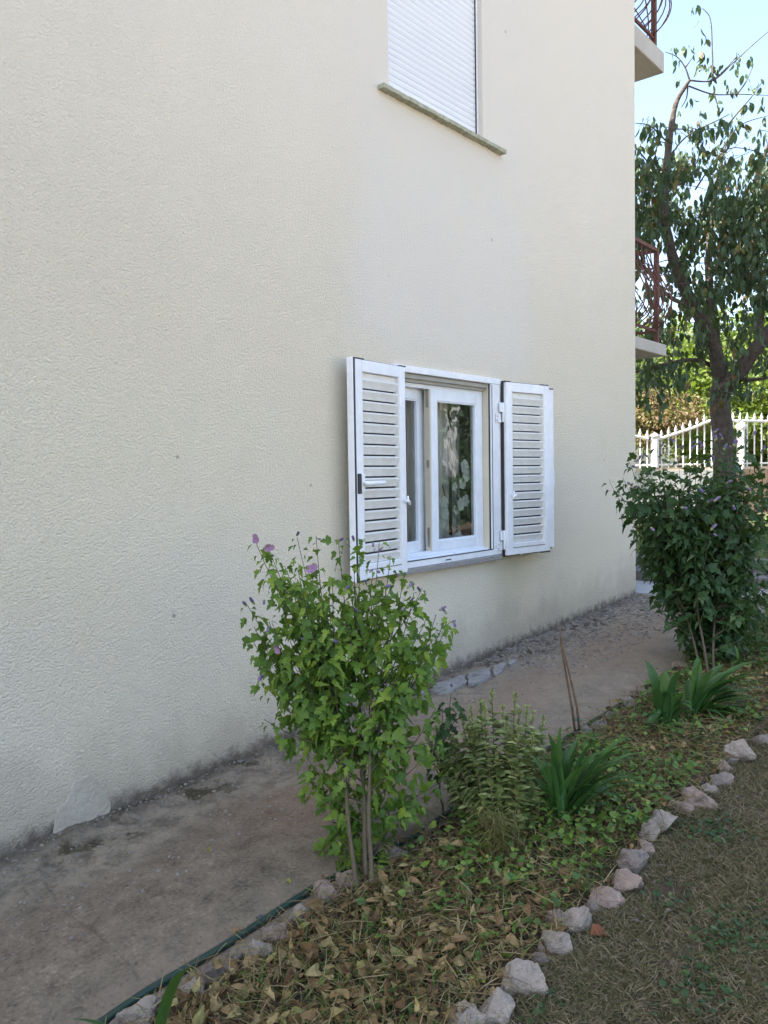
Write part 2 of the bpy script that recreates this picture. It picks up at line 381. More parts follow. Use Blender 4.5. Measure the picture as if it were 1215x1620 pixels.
def path_z(X, Y):
    z = gzv(X)
    rough = sstep(-.55, -.1, Y)
    z = z + .010*fbm(X*2, Y*2, 3, 5) + .004*fbm(X*14, Y*14, 3, 9)*(.4+rough) + rough*(.020*fbm(X*7, Y*7, 4, 2)+.013*fbm(X*24, Y*24, 3, 3)) + .012*sstep(-.25, 0, Y)
    d = np.full(X.shape, 9.)
    wob = .012*fbm(X*18, Y*18, 3, 31)
    for a, b in zip(CRP[:-1], CRP[1:]):
        ax, ay, bx, by = a.x, a.y, b.x, b.y; L2 = (bx-ax)**2+(by-ay)**2
        t = np.clip(((X-ax)*(bx-ax)+(Y-ay)*(by-ay))/L2, 0, 1); d = np.minimum(d, np.hypot(X-ax-t*(bx-ax), Y-ay-t*(by-ay)))
    z = z - .007*np.exp(-((d+wob)/.0045)**2)
    # slightly raised newer screed left of the crack
    return z
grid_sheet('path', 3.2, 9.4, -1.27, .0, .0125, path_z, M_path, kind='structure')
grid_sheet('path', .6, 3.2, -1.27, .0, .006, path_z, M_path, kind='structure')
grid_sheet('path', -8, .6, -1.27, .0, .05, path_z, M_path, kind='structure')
grid_sheet('flower_bed', -1, 9.4, -2.08, -1.24, .025, lambda X, Y: gzv(X)+.012+.02*fbm(X*4, Y*4, 4, 11)-.03*sstep(-1.3, -1.235, Y)-.06*sstep(-1.97+.03*fbm(X*6, Y*0, 2, 3), -2.07, Y), M_soil, kind='structure')
grid_sheet('lawn', -4, 15, -9, -2.02, .05, lambda X, Y: gzv(X)-.005+.022*fbm(X*2.2, Y*2.2, 4, 21), M_lawnsoil, kind='structure')
# pale landing past the corner
bm = MB(); c = [(7.72, .6), (7.72, -.02), (7.80, -.30), (7.86, -.62), (8.0, -1.25), (8.55, -1.25), (8.42, -.4), (8.35, .6)]
top = [(x, y, gz(x)+.035) for x, y in c]; bot = [(x, y, gz(x)-.1) for x, y in c]; n = len(c)
bm.add(top+bot, [tuple(range(n))]+[(i, i+n, (i+1) % n+n, (i+1) % n) for i in range(n)])
bm.build('landing', M_landing, kind='structure')

# kerb blocks beyond the landing
for kx, h, name, lab in ((8.40, .15, 'kerb_block', 'long grey stone kerb block at the back of the pale landing'), (9.05, .19, 'kerb_block', 'darker stone kerb behind the first kerb, at the foot of the green bank')):
    e = empty(name, (kx, 0, gz(kx)), label=lab, cat='kerb')
    y = -1.3
    for j in range(6):
        L = random.uniform(.38, .55); b = MB(); hh = h+random.uniform(-.015, .015)
        b.box(kx+random.uniform(-.01, .01), kx+.32, y, y+L-.012, gz(kx)-.1, gz(kx)+hh); o = b.build('block', M_block, None, bevel=.02)
        o.parent = e; o.matrix_parent_inverse = Matrix.Translation(-e.location); y += L

# ------------------------------------------------------------------ the house
house = empty('house', label='cream rough-rendered house wall with a shuttered window and a roller-blind window above', cat='house')
HX0, HX1, HY1, HZ1 = -8.0, 7.70, 8.5, 9.4
# window openings
ox0, ox1, oz0, oz1 = 4.055, 5.09, .95, 2.142       # lower
ux0, ux1, uz0, uz1 = 4.01, 5.06, 3.86, 5.25         # upper
def wall_sheet():
    xs = sorted(set([HX0, HX1, ox0, ox1, ux0, ux1])); zs = sorted(set([-.6, HZ1, oz0, oz1, uz0, uz1])); b = MB()
    for i in range(len(xs)-1):
        for j in range(len(zs)-1):
            cx = (xs[i]+xs[i+1])/2; cz = (zs[j]+zs[j+1])/2
            if ox0 < cx < ox1 and oz0 < cz < oz1 or ux0 < cx < ux1 and uz0 < cz < uz1: continue
            b.add([(xs[i], 0, zs[j]), (xs[i+1], 0, zs[j]), (xs[i+1], 0, zs[j+1]), (xs[i], 0, zs[j+1])], [(0, 1, 2, 3)])
    b.add([(HX1, 0, -.6), (HX1, HY1, -.6), (HX1, HY1, HZ1), (HX1, 0, HZ1)], [(0, 1, 2, 3)])
    b.add([(HX0, HY1, -.6), (HX0, 0, -.6), (HX0, 0, HZ1), (HX0, HY1, HZ1)], [(0, 1, 2, 3)])
    b.add([(HX1, HY1, -.6), (HX0, HY1, -.6), (HX0, HY1, HZ1), (HX1, HY1, HZ1)], [(0, 1, 2, 3)])
    for x0, x1, z0, z1, d in ((ox0, ox1, oz0, oz1, .16), (ux0, ux1, uz0, uz1, .16)):   # reveals
        b.add([(x0, 0, z0), (x0, d, z0), (x0, d, z1), (x0, 0, z1)], [(3, 2, 1, 0)]); b.add([(x1, 0, z0), (x1, d, z0), (x1, d, z1), (x1, 0, z1)], [(0, 1, 2, 3)])
        b.add([(x0, 0, z0), (x1, 0, z0), (x1, d, z0), (x0, d, z0)], [(0, 1, 2, 3)]); b.add([(x0, 0, z1), (x1, 0, z1), (x1, d, z1), (x0, d, z1)], [(3, 2, 1, 0)])
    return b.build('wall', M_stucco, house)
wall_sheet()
M_roof = simple('roof_tiles', (.30, .11, .06), .9, .2, 6, .01)
b = MB(); e = .55
b.add([(HX0-e, -e, HZ1), (HX1+e, -e, HZ1), (HX1+e, HY1+e, HZ1), (HX0-e, HY1+e, HZ1), (HX0+3.5, HY1/2, HZ1+2.1), (HX1-3.5, HY1/2, HZ1+2.1)], [(0, 3, 2, 1), (0, 1, 5, 4), (2, 3, 4, 5), (1, 2, 5), (3, 0, 4)]); b.build('roof', M_roof, house)

# smooth plaster patch at the foot of the wall (irregular, slightly proud)
def patch_poly(px_pts, thick, plane, mat, name, parent, sub=10, seed=1, n2=2):
    P = [plane(*p) for p in px_pts]
    Q = []
    for a, c in zip(P, P[1:]+P[:1]):
        m_ = max(3, int((c-a).length/.007))
        for k in range(m_):
            p = a.lerp(c, k/m_); d1 = mnoise.noise(p*22+Vector((seed, 0, 0)))*.013+mnoise.noise(p*70)*.005; d2 = mnoise.noise(p*22+Vector((0, seed, 9)))*.013+mnoise.noise(p*70+Vector((9, 0, 0)))*.005
            Q.append(p+(Vector((d1, 0, d2)) if plane is Wl else Vector((d1, d2, 0))))
    n = len(Q); nv = Vector((0, -1, 0)) if plane is Wl else Vector((0, 0, 1)); cen = sum(Q, Vector())/n
    rings = [[q - nv*.02 for q in Q], [q+nv*thick*.5 for q in Q], [q.lerp(cen, .05)+nv*thick for q in Q]]
    b = MB(); vs = [q for r in rings for q in r]; fs = []
    for r in range(2):
        for i in range(n): fs.append((r*n+i, r*n+(i+1) % n, (r+1)*n+(i+1) % n, (r+1)*n+i))
    b.add(vs, fs+[tuple(2*n+i for i in range(n))]); return b.build(name, mat, parent)
patch_poly([(118,1235),(140,1226),(165,1240),(172,1262),(174,1288),(160,1305),(140,1310),(118,1322),(98,1330),(86,1318),(88,1280),(104,1270),(112,1250)], .0045, Wl, M_patch, 'plaster_patch', house, seed=4)
pth = bpy.data.objects['path']
def gpl(px, py): p = Gd(px, py); p.z += .018; return p
for i_, pp_ in enumerate(([(690,1086),(712,1078),(735,1071),(738,1084),(715,1096),(695,1100),(680,1096)],[(740,1070),(762,1063),(774,1060),(776,1074),(757,1083),(742,1087)],[(779,1058),(796,1052),(800,1056),(792,1067),(781,1072)],[(803,1050),(815,1045),(818,1050),(806,1056)],[(665,1100),(676,1095),(678,1104),(668,1110)])):
    patch_poly(pp_, .002, gpl, M_cement, 'cement_patch', pth, seed=9+i_)

# ---- lower window
def frame_boxes(x0, x1, z0, z1, w, y0, y1, m=None, wb=None):
    wb = wb or w; b = MB()
    b.box(x0, x0+w, y0, y1, z0, z1, m); b.box(x1-w, x1, y0, y1, z0, z1, m)
    b.box(x0+w, x1-w, y0+.0015, y1-.0015, z1-w, z1, m); b.box(x0+w, x1-w, y0+.0015, y1-.0015, z0, z0+wb, m); return b
win = empty('window', parent=house)
b = MB(); b.box(ox0-.065, ox1+.13, -.028, .0, oz1, oz1+.042); b.box(ox0-.06, ox0, -.026, .003, oz0, oz1); b.box(ox1, ox1+.125, -.026, .003, oz0, oz1); b.box(ox0-.06, ox1+.125, -.030, .003, oz0-.043, oz0)
b.build('shutter_frame', M_white, win, bevel=.004)
b = MB(); b.box(ox1-.004, ox1, -.015, .045, oz0, oz1); b.box(ox1+.006, ox1+.011, -.029, -.027, oz0, oz1-.01); b.box(ox0, ox1, -.032, -.025, oz0-.002, oz0+.004); b.build('seal', M_black, win)
b = MB(); b.box(4.50, 4.56, -.033, -.029, oz0-.028, oz0-.021); b.build('drain_slot', M_black, win)
b = MB(); b.box(ox1-.012, ox1-.004, -.005, .06, oz0, oz1); b.build('reveal_liner', M_beige, win)
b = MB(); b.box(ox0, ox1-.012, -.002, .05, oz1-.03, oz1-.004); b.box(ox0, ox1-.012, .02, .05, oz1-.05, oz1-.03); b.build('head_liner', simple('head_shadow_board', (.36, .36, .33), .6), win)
b = MB(); b.box(ox0, ox1-.012, .0, .05, oz0-.001, oz0+.012); b.build('inner_sill', M_frame, win, bevel=.003)
frame_boxes(ox0, ox1-.012, oz0+.01, oz1-.05, .028, .042, .10).build('window_frame', M_frame, win, bevel=.003)
# stone sill
b = MB(); b.box(ox0-.10, ox1+.09, -.055, .0, oz0-.078, oz0-.044); b.build('sill', M_granite, win, bevel=.004)
sx = Wl(683, 740, .036).x
def sash(name, m, x0, x1, z0, z1, w, wb):
    s = frame_boxes(x0, x1, z0, z1, w, 0, .052, m, wb).build(name, M_frame, win, bevel=.004)
    g = frame_boxes(x0+w, x1-w, z0+wb, z1-w, .008, .006, .03, m).build('glazing_bead', M_frame, s)
    gl = MB(); gl.add([m @ Vector(p) for p in ((x0+w, .024, z0+wb), (x1-w, .024, z0+wb), (x1-w, .024, z1-w), (x0+w, .024, z1-w))], [(0, 1, 2, 3)]); gl.build('pane', M_glass, s)
    return s
zb, zt = oz0+.035, oz1-.078
m = Matrix.Translation((0, .036, 0)); rs = sash('sash', m, sx, ox1-.03, zb, zt, .072, .066)
m = Matrix.Translation((ox0+.03, .05, 0)) @ Matrix.Rotation(R(9.5), 4, 'Z'); sash('sash', m, 0, sx-ox0-.03+.02, zb, zt, .072, .066)
b = MB(); b.box(sx-.012, sx-.001, .04, .084, zb, zt); b.build('sash_edge', M_beige, rs)
for z in (zb+.03, (zb+zt)/2+.02, zt-.12):
    b = MB(); b.box(sx-.016, sx-.0125, .048, .068, z, z+(.13 if z != (zb+zt)/2+.02 else .05)); b.build('fitting', M_metal, rs, bevel=.002)
# room, curtain
b = MB(); x0, x1, y0, y1, z0, z1 = 3.0, 6.4, .17, 3.4, .45, 2.7
V8 = [(x0,y0,z0),(x1,y0,z0),(x1,y1,z0),(x0,y1,z0),(x0,y0,z1),(x1,y0,z1),(x1,y1,z1),(x0,y1,z1)]
b.add(V8, [(0,1,2,3),(4,7,6,5),(1,5,6,2),(2,6,7,3),(3,7,4,0)])
b.box(x0, ox0, .17, .2, z0, z1); b.box(ox1, x1, .17, .2, z0, z1); b.box(ox0, ox1, .17, .2, z0, oz0); b.box(ox0, ox1, .17, .2, oz1, z1)
b.build('room', M_room, house)
b = MB(); N = 220; xs = np.linspace(ox0-.1, ox1+.1, N); yy = .27+.018*np.sin(xs*52)+.012*np.sin(xs*131+1)
for i in range(N-1): b.add([(xs[i], yy[i], oz0-.2), (xs[i+1], yy[i+1], oz0-.2), (xs[i+1], yy[i+1], oz1+.1), (xs[i], yy[i], oz1+.1)], [(0, 1, 2, 3)], True)
b.build('curtain', M_curtain, win)
b = MB(); xs = np.linspace(ox1-.12, ox1-.02, 40); yy = .245+.008*np.sin(xs*120)
for i in range(39): b.add([(xs[i], yy[i], oz0-.1), (xs[i+1], yy[i+1], oz0-.1), (xs[i+1], yy[i+1], oz1), (xs[i], yy[i], oz1)], [(0, 1, 2, 3)], True)
b.build('curtain', simple('curtain_pale', (.60, .60, .56), .9), win)
b = MB(); xs = np.linspace(ox0+.30, ox0+.46, 40); yy = .245+.008*np.sin(xs*110)
for i in range(39): b.add([(xs[i], yy[i], oz0-.1), (xs[i+1], yy[i+1], oz0-.1), (xs[i+1], yy[i+1], oz1), (xs[i], yy[i], oz1)], [(0, 1, 2, 3)], True)
b.build('curtain', simple('curtain_pale', (.60, .60, .56), .9), win)
b = MB(); b.box(ox0, ox1, .11, .32, oz0-.03, oz0+.01); b.build('inner_shelf', M_frame, win)

# ---- shutters
SW, SZ0, SZ1 = .525, oz0-.055, oz1+.02
slat_me = None
def shutter(hx, hy, ang, mirror):
    """local: x along the leaf from the hinge, y out of the visible face (negative = towards viewer)"""
    global slat_me
    T = Matrix.Translation((hx, hy, 0)) @ Matrix.Rotation(ang, 4, 'Z')
    s = bpy.data.objects.new('shutter', None); link(s, house); s.location = (hx, hy, SZ0); 
    TT = Matrix.Translation((0, 0, 0)) @ Matrix.Rotation(ang, 4, 'Z'); s.rotation_euler = (0, 0, ang)
    if True: f = 1 if not mirror else -1
    H = SZ1-SZ0
    def bx(b, x0, x1, y0, y1, z0, z1):
        if f < 0: x0, x1 = -x1, -x0
        b.box(x0, x1, y0, y1, z0, z1)
    b = MB(); w = .062
    bx(b, .012, .012+w, -.036, 0, 0, H); bx(b, SW-w, SW, -.036, 0, 0, H); bx(b, .012+w, SW-w, -.0345, -.0015, H-.068, H); bx(b, .012+w, SW-w, -.0345, -.0015, 0, .088)
    b.build('frame', M_white, s, bevel=.004)
    b = MB(); bx(b, .075, .083, -.034, -.004, .088, H-.068); bx(b, SW-.070, SW-.062, -.034, -.004, .088, H-.068); b.build('inner_bead', M_white2, s)
    b = MB(); bx(b, .0, SW, -.008, .004, H, H+.007); bx(b, .0, SW, -.008, .004, -.009, 0); bx(b, .0, .0105, -.012, .004, 0, H)
    bx(b, .0, .06, -.034, -.006, H+.0002, H+.008); bx(b, SW-.09, SW-.005, -.034, -.006, H+.0002, H+.008); bx(b, SW-.10, SW, -.036, -.006, -.010, -.0002)
    b.build('seal', M_black, s)
    # slats
    ns = 17; z0 = .088; z1 = H-.068; p = (z1-z0)/(ns+.45)
    sb = MB(); L = SW-.145; pr = [(-.006, .052), (-.013, .055), (-.019, .0515), (-.0195, .045), (-.007, .0), (-.002, .001), (-.006, .046)]
    pr = [(a*1.5, c*p/.0655) for a, c in pr]
    k = len(pr); vs = [(0, a, c) for a, c in pr]+[(L, a, c) for a, c in pr]
    fs = [(i, (i+1) % k, (i+1) % k+k, i+k) for i in range(k)]+[tuple(range(k-1, -1, -1)), tuple(range(k, 2*k))]
    if slat_me is None: sb.add(vs, fs); slat_me = sb.mesh('slat', M_white2)
    for i in range(ns):
        o = bpy.data.objects.new('slat', slat_me); link(o, s); o.location = ((.076 if f > 0 else -.076-L+.003), 0, z0+i*p+.002)
    b = MB(); bx(b, .076, SW-.065, -.010, -.004, z1-.55*p, z1-.002); b.build('top_filler', M_white2, s)
    b = MB(); bx(b, .070, SW-.060, .012, .014, .08, H-.06); b.build('gap_shade_sheet', M_dim, s)  # sheet coloured dark to stand in for the shade behind the slats
    b = MB(); bx(b, .074, SW-.062, -.0355, -.0352, .05, .056); b.build('rail_groove', M_metal, s)
    return s
ls = shutter(4.047, -.034, R(5), True)
rsh = shutter(5.218, -.034, R(-8), False)
H = SZ1-SZ0
# the rebated stile that shows at each free edge
b = MB(); b.box(.528, .625, -.002, .034, .02, H-.02); b.build('meeting_stile', M_white, rsh, bevel=.003)
b = MB(); b.box(.545, .623, -.003, .032, H-.02, H-.012); b.box(.53, .598, .004, .034, .010, .02); b.build('seal', M_black, rsh)
b = MB(); b.box(.6255, .634, -.004, .03, .50, .62); b.build('strike_plate', M_white, rsh, bevel=.002)
b = MB(); b.box(-.540, -.528, -.036, .004, -.004, H+.006); b.build('seal', M_black, ls); b = MB(); b.box(-.551, -.541, -.034, .006, -.008, H+.008); b.build('meeting_stile', M_white, ls, bevel=.002)
# espagnolette handle
b = MB(); b.box(-.522, -.494, -.046, -.0365, .50, .615); b.build('lock_case', M_black, ls, bevel=.002)
b = MB(); b.box(-.492, -.464, -.050, -.0365, .505, .61); b.build('handle_plate', M_white, ls, bevel=.003)
b = MB(); b.tube([(-.478, -.05, .558), (-.476, -.075, .558), (-.45, -.082, .558), (-.32, -.080, .560), (-.30, -.078, .561)], [.013, .013, .014, .013, .009], 10); b.build('handle', M_white, ls)
def latch(s, x, z, f):
    b = MB(); b.tube([(x, -.036, z), (x, -.062, z)], .009, 8); b.tube([(x-.02*f, -.062, z-.022), (x, -.066, z), (x+.03*f, -.066, z+.006)], [.006, .010, .005], 8); b.tube([(x, -.06, z-.005), (x-.004, -.062, z+.034)], [.009, .006], 8)
    b.build('latch', M_white, s)
latch(ls, -.035, .44, -1); latch(rsh, .062, .44, 1)
for z in (SZ1-.22, SZ0+.115):
    h = MB(); h.box(ox1+.052, ox1+.122, -.036, -.0305, z-.075, z-.01); h.box(ox1+.085, ox1+.19, -.052, -.0465+.006, z, z+.07); h.tube([(ox1+.128, -.048, z-.07), (ox1+.128, -.048, z+.07)], .009, 8)
    ho = h.build('hinge', M_white, win, bevel=.002)
    for dx, dz, y in ((.065, -.03, -.0365), (.065, -.06, -.0365), (.175, .018, -.0525), (.175, .052, -.0525)):
        c = MB(); c.tube([(ox1+dx, y+.001, z+dz), (ox1+dx, y-.0015, z+dz)], .004, 8); c.build('screw', M_black, ho)
# shutter stop under the right leaf
P = Wl(822, 872, -.06); b = MB(); b.tube([(P.x-.10, 0, P.z-.004), (P.x-.07, -.035, P.z-.006), (P.x-.01, -.06, P.z)], .011, 8); b.tube([(P.x, -.07, P.z+.012), (P.x+.012, -.068, P.z-.016), (P.x+.004, -.066, P.z-.03)], [.014, .017, .007], 8); b.build('shutter_stop', M_white2, house)

# ---- upper window with roller blind
uw = empty('window', parent=house)
sx0, sx1 = Wl(607.4, 131.5, -.05).x, Wl(801, 234, -.05).x; sz0, sz1 = Wl(700, 187.5, -.05).z, Wl(700, 181.5, -.05).z
# jagged mossy edge
b = MB(); N = 48
for i in range(N):
    a, c = sx0+(sx1-sx0)*i/N, sx0+(sx1-sx0)*(i+1)/N; j = random.uniform(-.002, .002)
    b.box(a, c, -.05+j, .0, sz0+random.uniform(-.004, .003), sz1)
b.build('sill', M_moss, uw)
b = MB(); b.box(ux0, ux1, -.002, .14, uz0-.03, uz0-.001); b.build('sill_bed', M_moss, uw)
frame_boxes(ux0, ux1, uz0, uz1, .03, .035, .07).build('blind_guide', M_white, uw, bevel=.002)
N = 34; p = (uz1-uz0)/N
me = MB(); pr = [(.052, .0), (.047, .1*p), (.042, .35*p), (.040, .55*p), (.043, .8*p), (.052, .93*p), (.055, .93*p), (.055, 0)]
k = len(pr); x0, x1 = ux0+.005, ux1-.032
me.add([(x0, a, c) for a, c in pr]+[(x1, a, c) for a, c in pr], [(i, (i+1) % k, (i+1) % k+k, i+k) for i in range(k)]); me = me.mesh('slat', M_blind)
bl = empty('roller_blind', parent=house)
for i in range(N):
    o = bpy.data.objects.new('slat', me); o.location = (0, 0, uz0+i*p); link(o, bl)
b = MB(); b.box(ux0, ux1, .07, .08, uz0, uz1); b.build('blind_backing', M_blind, uw)
b = MB(); b.box(ux1-.034, ux1-.031, .030, .04, uz0, uz1); b.build('seal', M_black, uw)

# ---- balconies on the end wall
def balcony(zt, zb, xo, rail_h, lab):
    bal = empty('balcony', parent=house, label=lab)
    b = MB(); b.box(HX1+.003, xo, .02, 7.5, zb, zt); b.build('slab', M_balc, bal, bevel=.01)
    rail = empty('railing', parent=bal)
    cx, cy = xo-.07, .10
    def rb(pts, r, name='bar', n=6): m = MB(); m.tube(pts, r, n); return m
    b = MB(); b.box(cx-.022, cx+.022, cy-.022, cy+.022, zt, zt+rail_h); b.box(cx-.022, cx+.022, 3.7, 3.744, zt, zt+rail_h)
    b.box(HX1, cx, cy-.018, cy+.018, zt+rail_h-.03, zt+rail_h+.005); b.box(cx-.018, cx+.018, cy, 7.4, zt+rail_h-.03, zt+rail_h+.005)
    b.box(HX1, cx, cy-.012, cy+.012, zt+.13, zt+.155); b.box(cx-.012, cx+.012, cy, 7.4, zt+.13, zt+.155); b.build('rail', M_rust, bal)
    bars = MB()
    def belly(bx, by, dx, dy, one=True):
        pts = []
        for i in range(13):
            t = i/12; w = .17*math.sin(math.pi*t**.75)*(1-t*.35)+(.04*math.sin(math.pi*2*t)); pts.append((bx+dx*w, by+dy*w, zt+.14+t*(rail_h-.16)))
        m = MB(); m.tube(pts, .0065, 5); m.build('bar', M_rust, bal)
    n = 7
    for i in range(n): belly(HX1+(cx-HX1)*(i+.5)/n, cy, 0, -1)
    for i in range(22): belly(cx, cy+.13+.16*i, 1, 0)
    for i in range(8):   # S scrolls crossing the belly
        m = MB(); y = cy+.05+.3*i; pts = []
        for j in range(11):
            t = j/10; w = .15*math.sin(math.pi*t**.75); pts.append((cx+w, y+.3*t, zt+.16+t*(rail_h-.35)))
        m.tube(pts, .006, 5); m.build('scroll', M_rust, bal)
    for i in range(4):
        m = MB(); x = HX1+.02+.22*i; pts = []
        for j in range(11):
            t = j/10; w = .15*math.sin(math.pi*t**.75); pts.append((x+.28*t, cy-w, zt+.16+t*(rail_h-.35)))
        m.tube(pts, .006, 5); m.build('scroll', M_rust, bal)
    bpy.data.objects.remove(rail)
A = Wl(1053, 545, .02); B = Wl(1057, 566, .02); balcony(A.z, B.z+.01, A.x+.03, .98, 'lower balcony slab with rusty curved railing')
A = Wl(1051, 92, .02); B = Wl(1050, 97.5, .02); C_ = Wl(1003, 27, .02); D_ = Wl(1003, 50, .02)
zt = (A.z+C_.z)/2; balcony(zt, zt-.20, A.x, .98, 'upper balcony slab with rusty curved railing')

# ------------------------------------------------------------------ orchid behind the pane
orc = empty('orchid', Wl(722, 850, .26), label='white orchid in flower standing behind the right window pane', cat='plant')
def local_build(b, name, mat, root, **k):
    o = b.build(name, mat, None, **k); o.parent = root; o.matrix_parent_inverse = Matrix.Translation(-root.location); return o
b = MB(); base = Wl(716, 862, .26); base.z = oz0+.08
for tip in ((700, 770), (738, 735), (728, 800)):
    t = Wl(tip[0], tip[1], .24); b.tube([base, base.lerp(t, .5)+Vector((0, 0, .05)), t+Vector((0, 0, .01)), t], .004, 6)
local_build(b, 'stem', M_twig, orc)
b = MB(); b.tube([(base.x, base.y, oz0+.01), (base.x, base.y, oz0+.10)], [.05, .06], 16); local_build(b, 'pot', M_white2, orc)
petal = ([(0, 0, 0), (.5, .35, .08), (.42, .8, .05), (0, 1, -.05), (-.42, .8, .05), (-.5, .35, .08)], [(0, 1, 2, 3), (0, 3, 4, 5)])
for px, py, s in ((733,738,.055),(736,752,.05),(730,765,.045),(727,798,.05),(735,792,.05),(720,806,.04),(701,795,.05),(702,812,.05),(698,828,.045),(724,850,.05),(730,856,.045),(738,745,.045),(718,770,.035)):
    c = Wl(px, py, .125+random.uniform(-.015, .015)); a0 = random.uniform(0, 1); V, F = [], []
    dirs = [Vector((math.cos(a0+k*2*math.pi/5), -.25, math.sin(a0+k*2*math.pi/5))) for k in range(5)]
    Vv, Ff = scatter(petal[0], petal[1], [tuple(c)]*5, frames([tuple(d) for d in dirs], [(0, -1, 0.2)]*5), np.full(5, s))
    o = np_obj('flower', Vv, Ff, L_orch); o.parent = orc; o.matrix_parent_inverse = Matrix.Translation(-orc.location)
for k in range(5):
    t = base+Vector((random.uniform(-.12, .12), random.uniform(-.04, .04), random.uniform(.03, .12)))
    b = MB(); d = (t-base); s = Vector((0, 0, 1)).cross(d).normalized()*.025; b.add([base-s*.4, base+s*.4, base+d*.5+s+Vector((0,0,.03)), base+d*.5-s+Vector((0,0,.03)), t], [(0, 1, 2, 3), (3, 2, 4)]); local_build(b, 'leaf', L_strap, orc)

# ------------------------------------------------------------------ leaves, stems
def half(outline, fold=.18, tipdrop=.12):
    """mirrored leaf made of two folded halves"""
    mid = [(0, 0, 0), (0, .5, .0), (0, 1, -tipdrop)]
    R_ = [(x, y, -abs(x)*-fold - tipdrop*y*y) for x, y in outline]; L_ = [(-x, y, z) for x, y, z in R_]
    V = mid+R_+L_; n = len(outline); r0 = 3; l0 = 3+n; k = n//2
    F = []
    for i in range(n-1):
        m = 0 if i < n*.3 else 1
        F.append((m, r0+i, r0+i+1)); F.append((m, l0+i+1, l0+i))
    F.append((1, 0, r0+int(math.ceil(n*.3)))); F.append((1, r0+n-1, 2)); F.append((1, 2, l0+n-1)); F.append((1, l0+int(math.ceil(n*.3)), 0))
    return V, [tuple(f) for f in F]
HIB = half([(.07, -.03), (.20, .02), (.30, -.01), (.31, .14), (.41, .20), (.50, .38), (.37, .38), (.33, .48), (.17, .48), (.18, .60), (.26, .66), (.15, .74), (.11, .88)], .22, .22)
HIB2 = half([(.08, -.02), (.22, .06), (.24, .18), (.38, .34), (.25, .38), (.17, .46), (.23, .62), (.12, .70), (.08, .85)], .45, .4)
HIB3 = half([(.07, 0), (.17, .1), (.2, .3), (.14, .4), (.19, .55), (.1, .62), (.08, .84)], .6, .5)
OVAL = half([(.10, .05), (.22, .2), (.27, .42), (.22, .66), (.11, .86)], .2, .15)
OVAL2 = half([(.12, .06), (.25, .3), (.28, .55), (.17, .85)], .4, .25)
LANC2 = half([(.08, .05), (.19, .25), (.22, .5), (.13, .8)], .5, .35)
LANC = half([(.07, .08), (.15, .3), (.17, .55), (.10, .8)], .25, .2)
HEART = half([(.22, -.10), (.42, .05), (.48, .3), (.38, .6), (.18, .85)], .12, .1)
CURL2 = half([(.10, .02), (.26, .12), (.22, .3), (.34, .45), (.2, .6), (.2, .8)], 1.1, .6); CURL3 = half([(.12, .0), (.28, .25), (.25, .6), (.1, .85)], -.7, -.5)
CURL = half([(.14, .02), (.32, .22), (.34, .5), (.22, .8)], .75, .45)

def leaves_on(root, pos, dirs, nrm, size, temps, mat, name='leaf', limit=300, stuff='foliage'):
    pos = np.array(pos); dirs = np.array(dirs); nrm = np.array(nrm); size = np.array(size)
    n = len(pos); dist = np.linalg.norm(pos-np.array(CAM), axis=1)/size**.5
    order = np.argsort(dist); near, far = order[:limit], order[limit:]
    Mx = frames(dirs, nrm); mes = []
    for T in temps: mes.append(np_mesh(name, np.array(T[0]), tri_faces(T[1]), mat))
    base = root.location
    for j in near:
        o = bpy.data.objects.new(name, mes[random.randrange(len(mes))]); m3 = Matrix([list(r) for r in Mx[j]]) @ Matrix.Diagonal((size[j],)*3)
        m4 = m3.to_4x4(); m4.translation = Vector(pos[j])-base; o.matrix_basis = m4; link(o, root)
    if len(far):
        L = []
        for t, T in enumerate(temps):
            sel = far[t::len(temps)]
            if len(sel): L.append(scatter(T[0], T[1], pos[sel], Mx[sel], size[sel]))
        V, F = cat_meshes(L); V = V-np.array(base); o = np_obj(stuff, V, F, mat, root, kind='stuff')

def bez(a, b, c, n):
    return [a*(1-t)**2+b*2*t*(1-t)+c*t*t for t in [i/n for i in range(n+1)]]
def runit():
    v = Vector((random.gauss(0, 1), random.gauss(0, 1), random.gauss(0, 1))); return v.normalized()

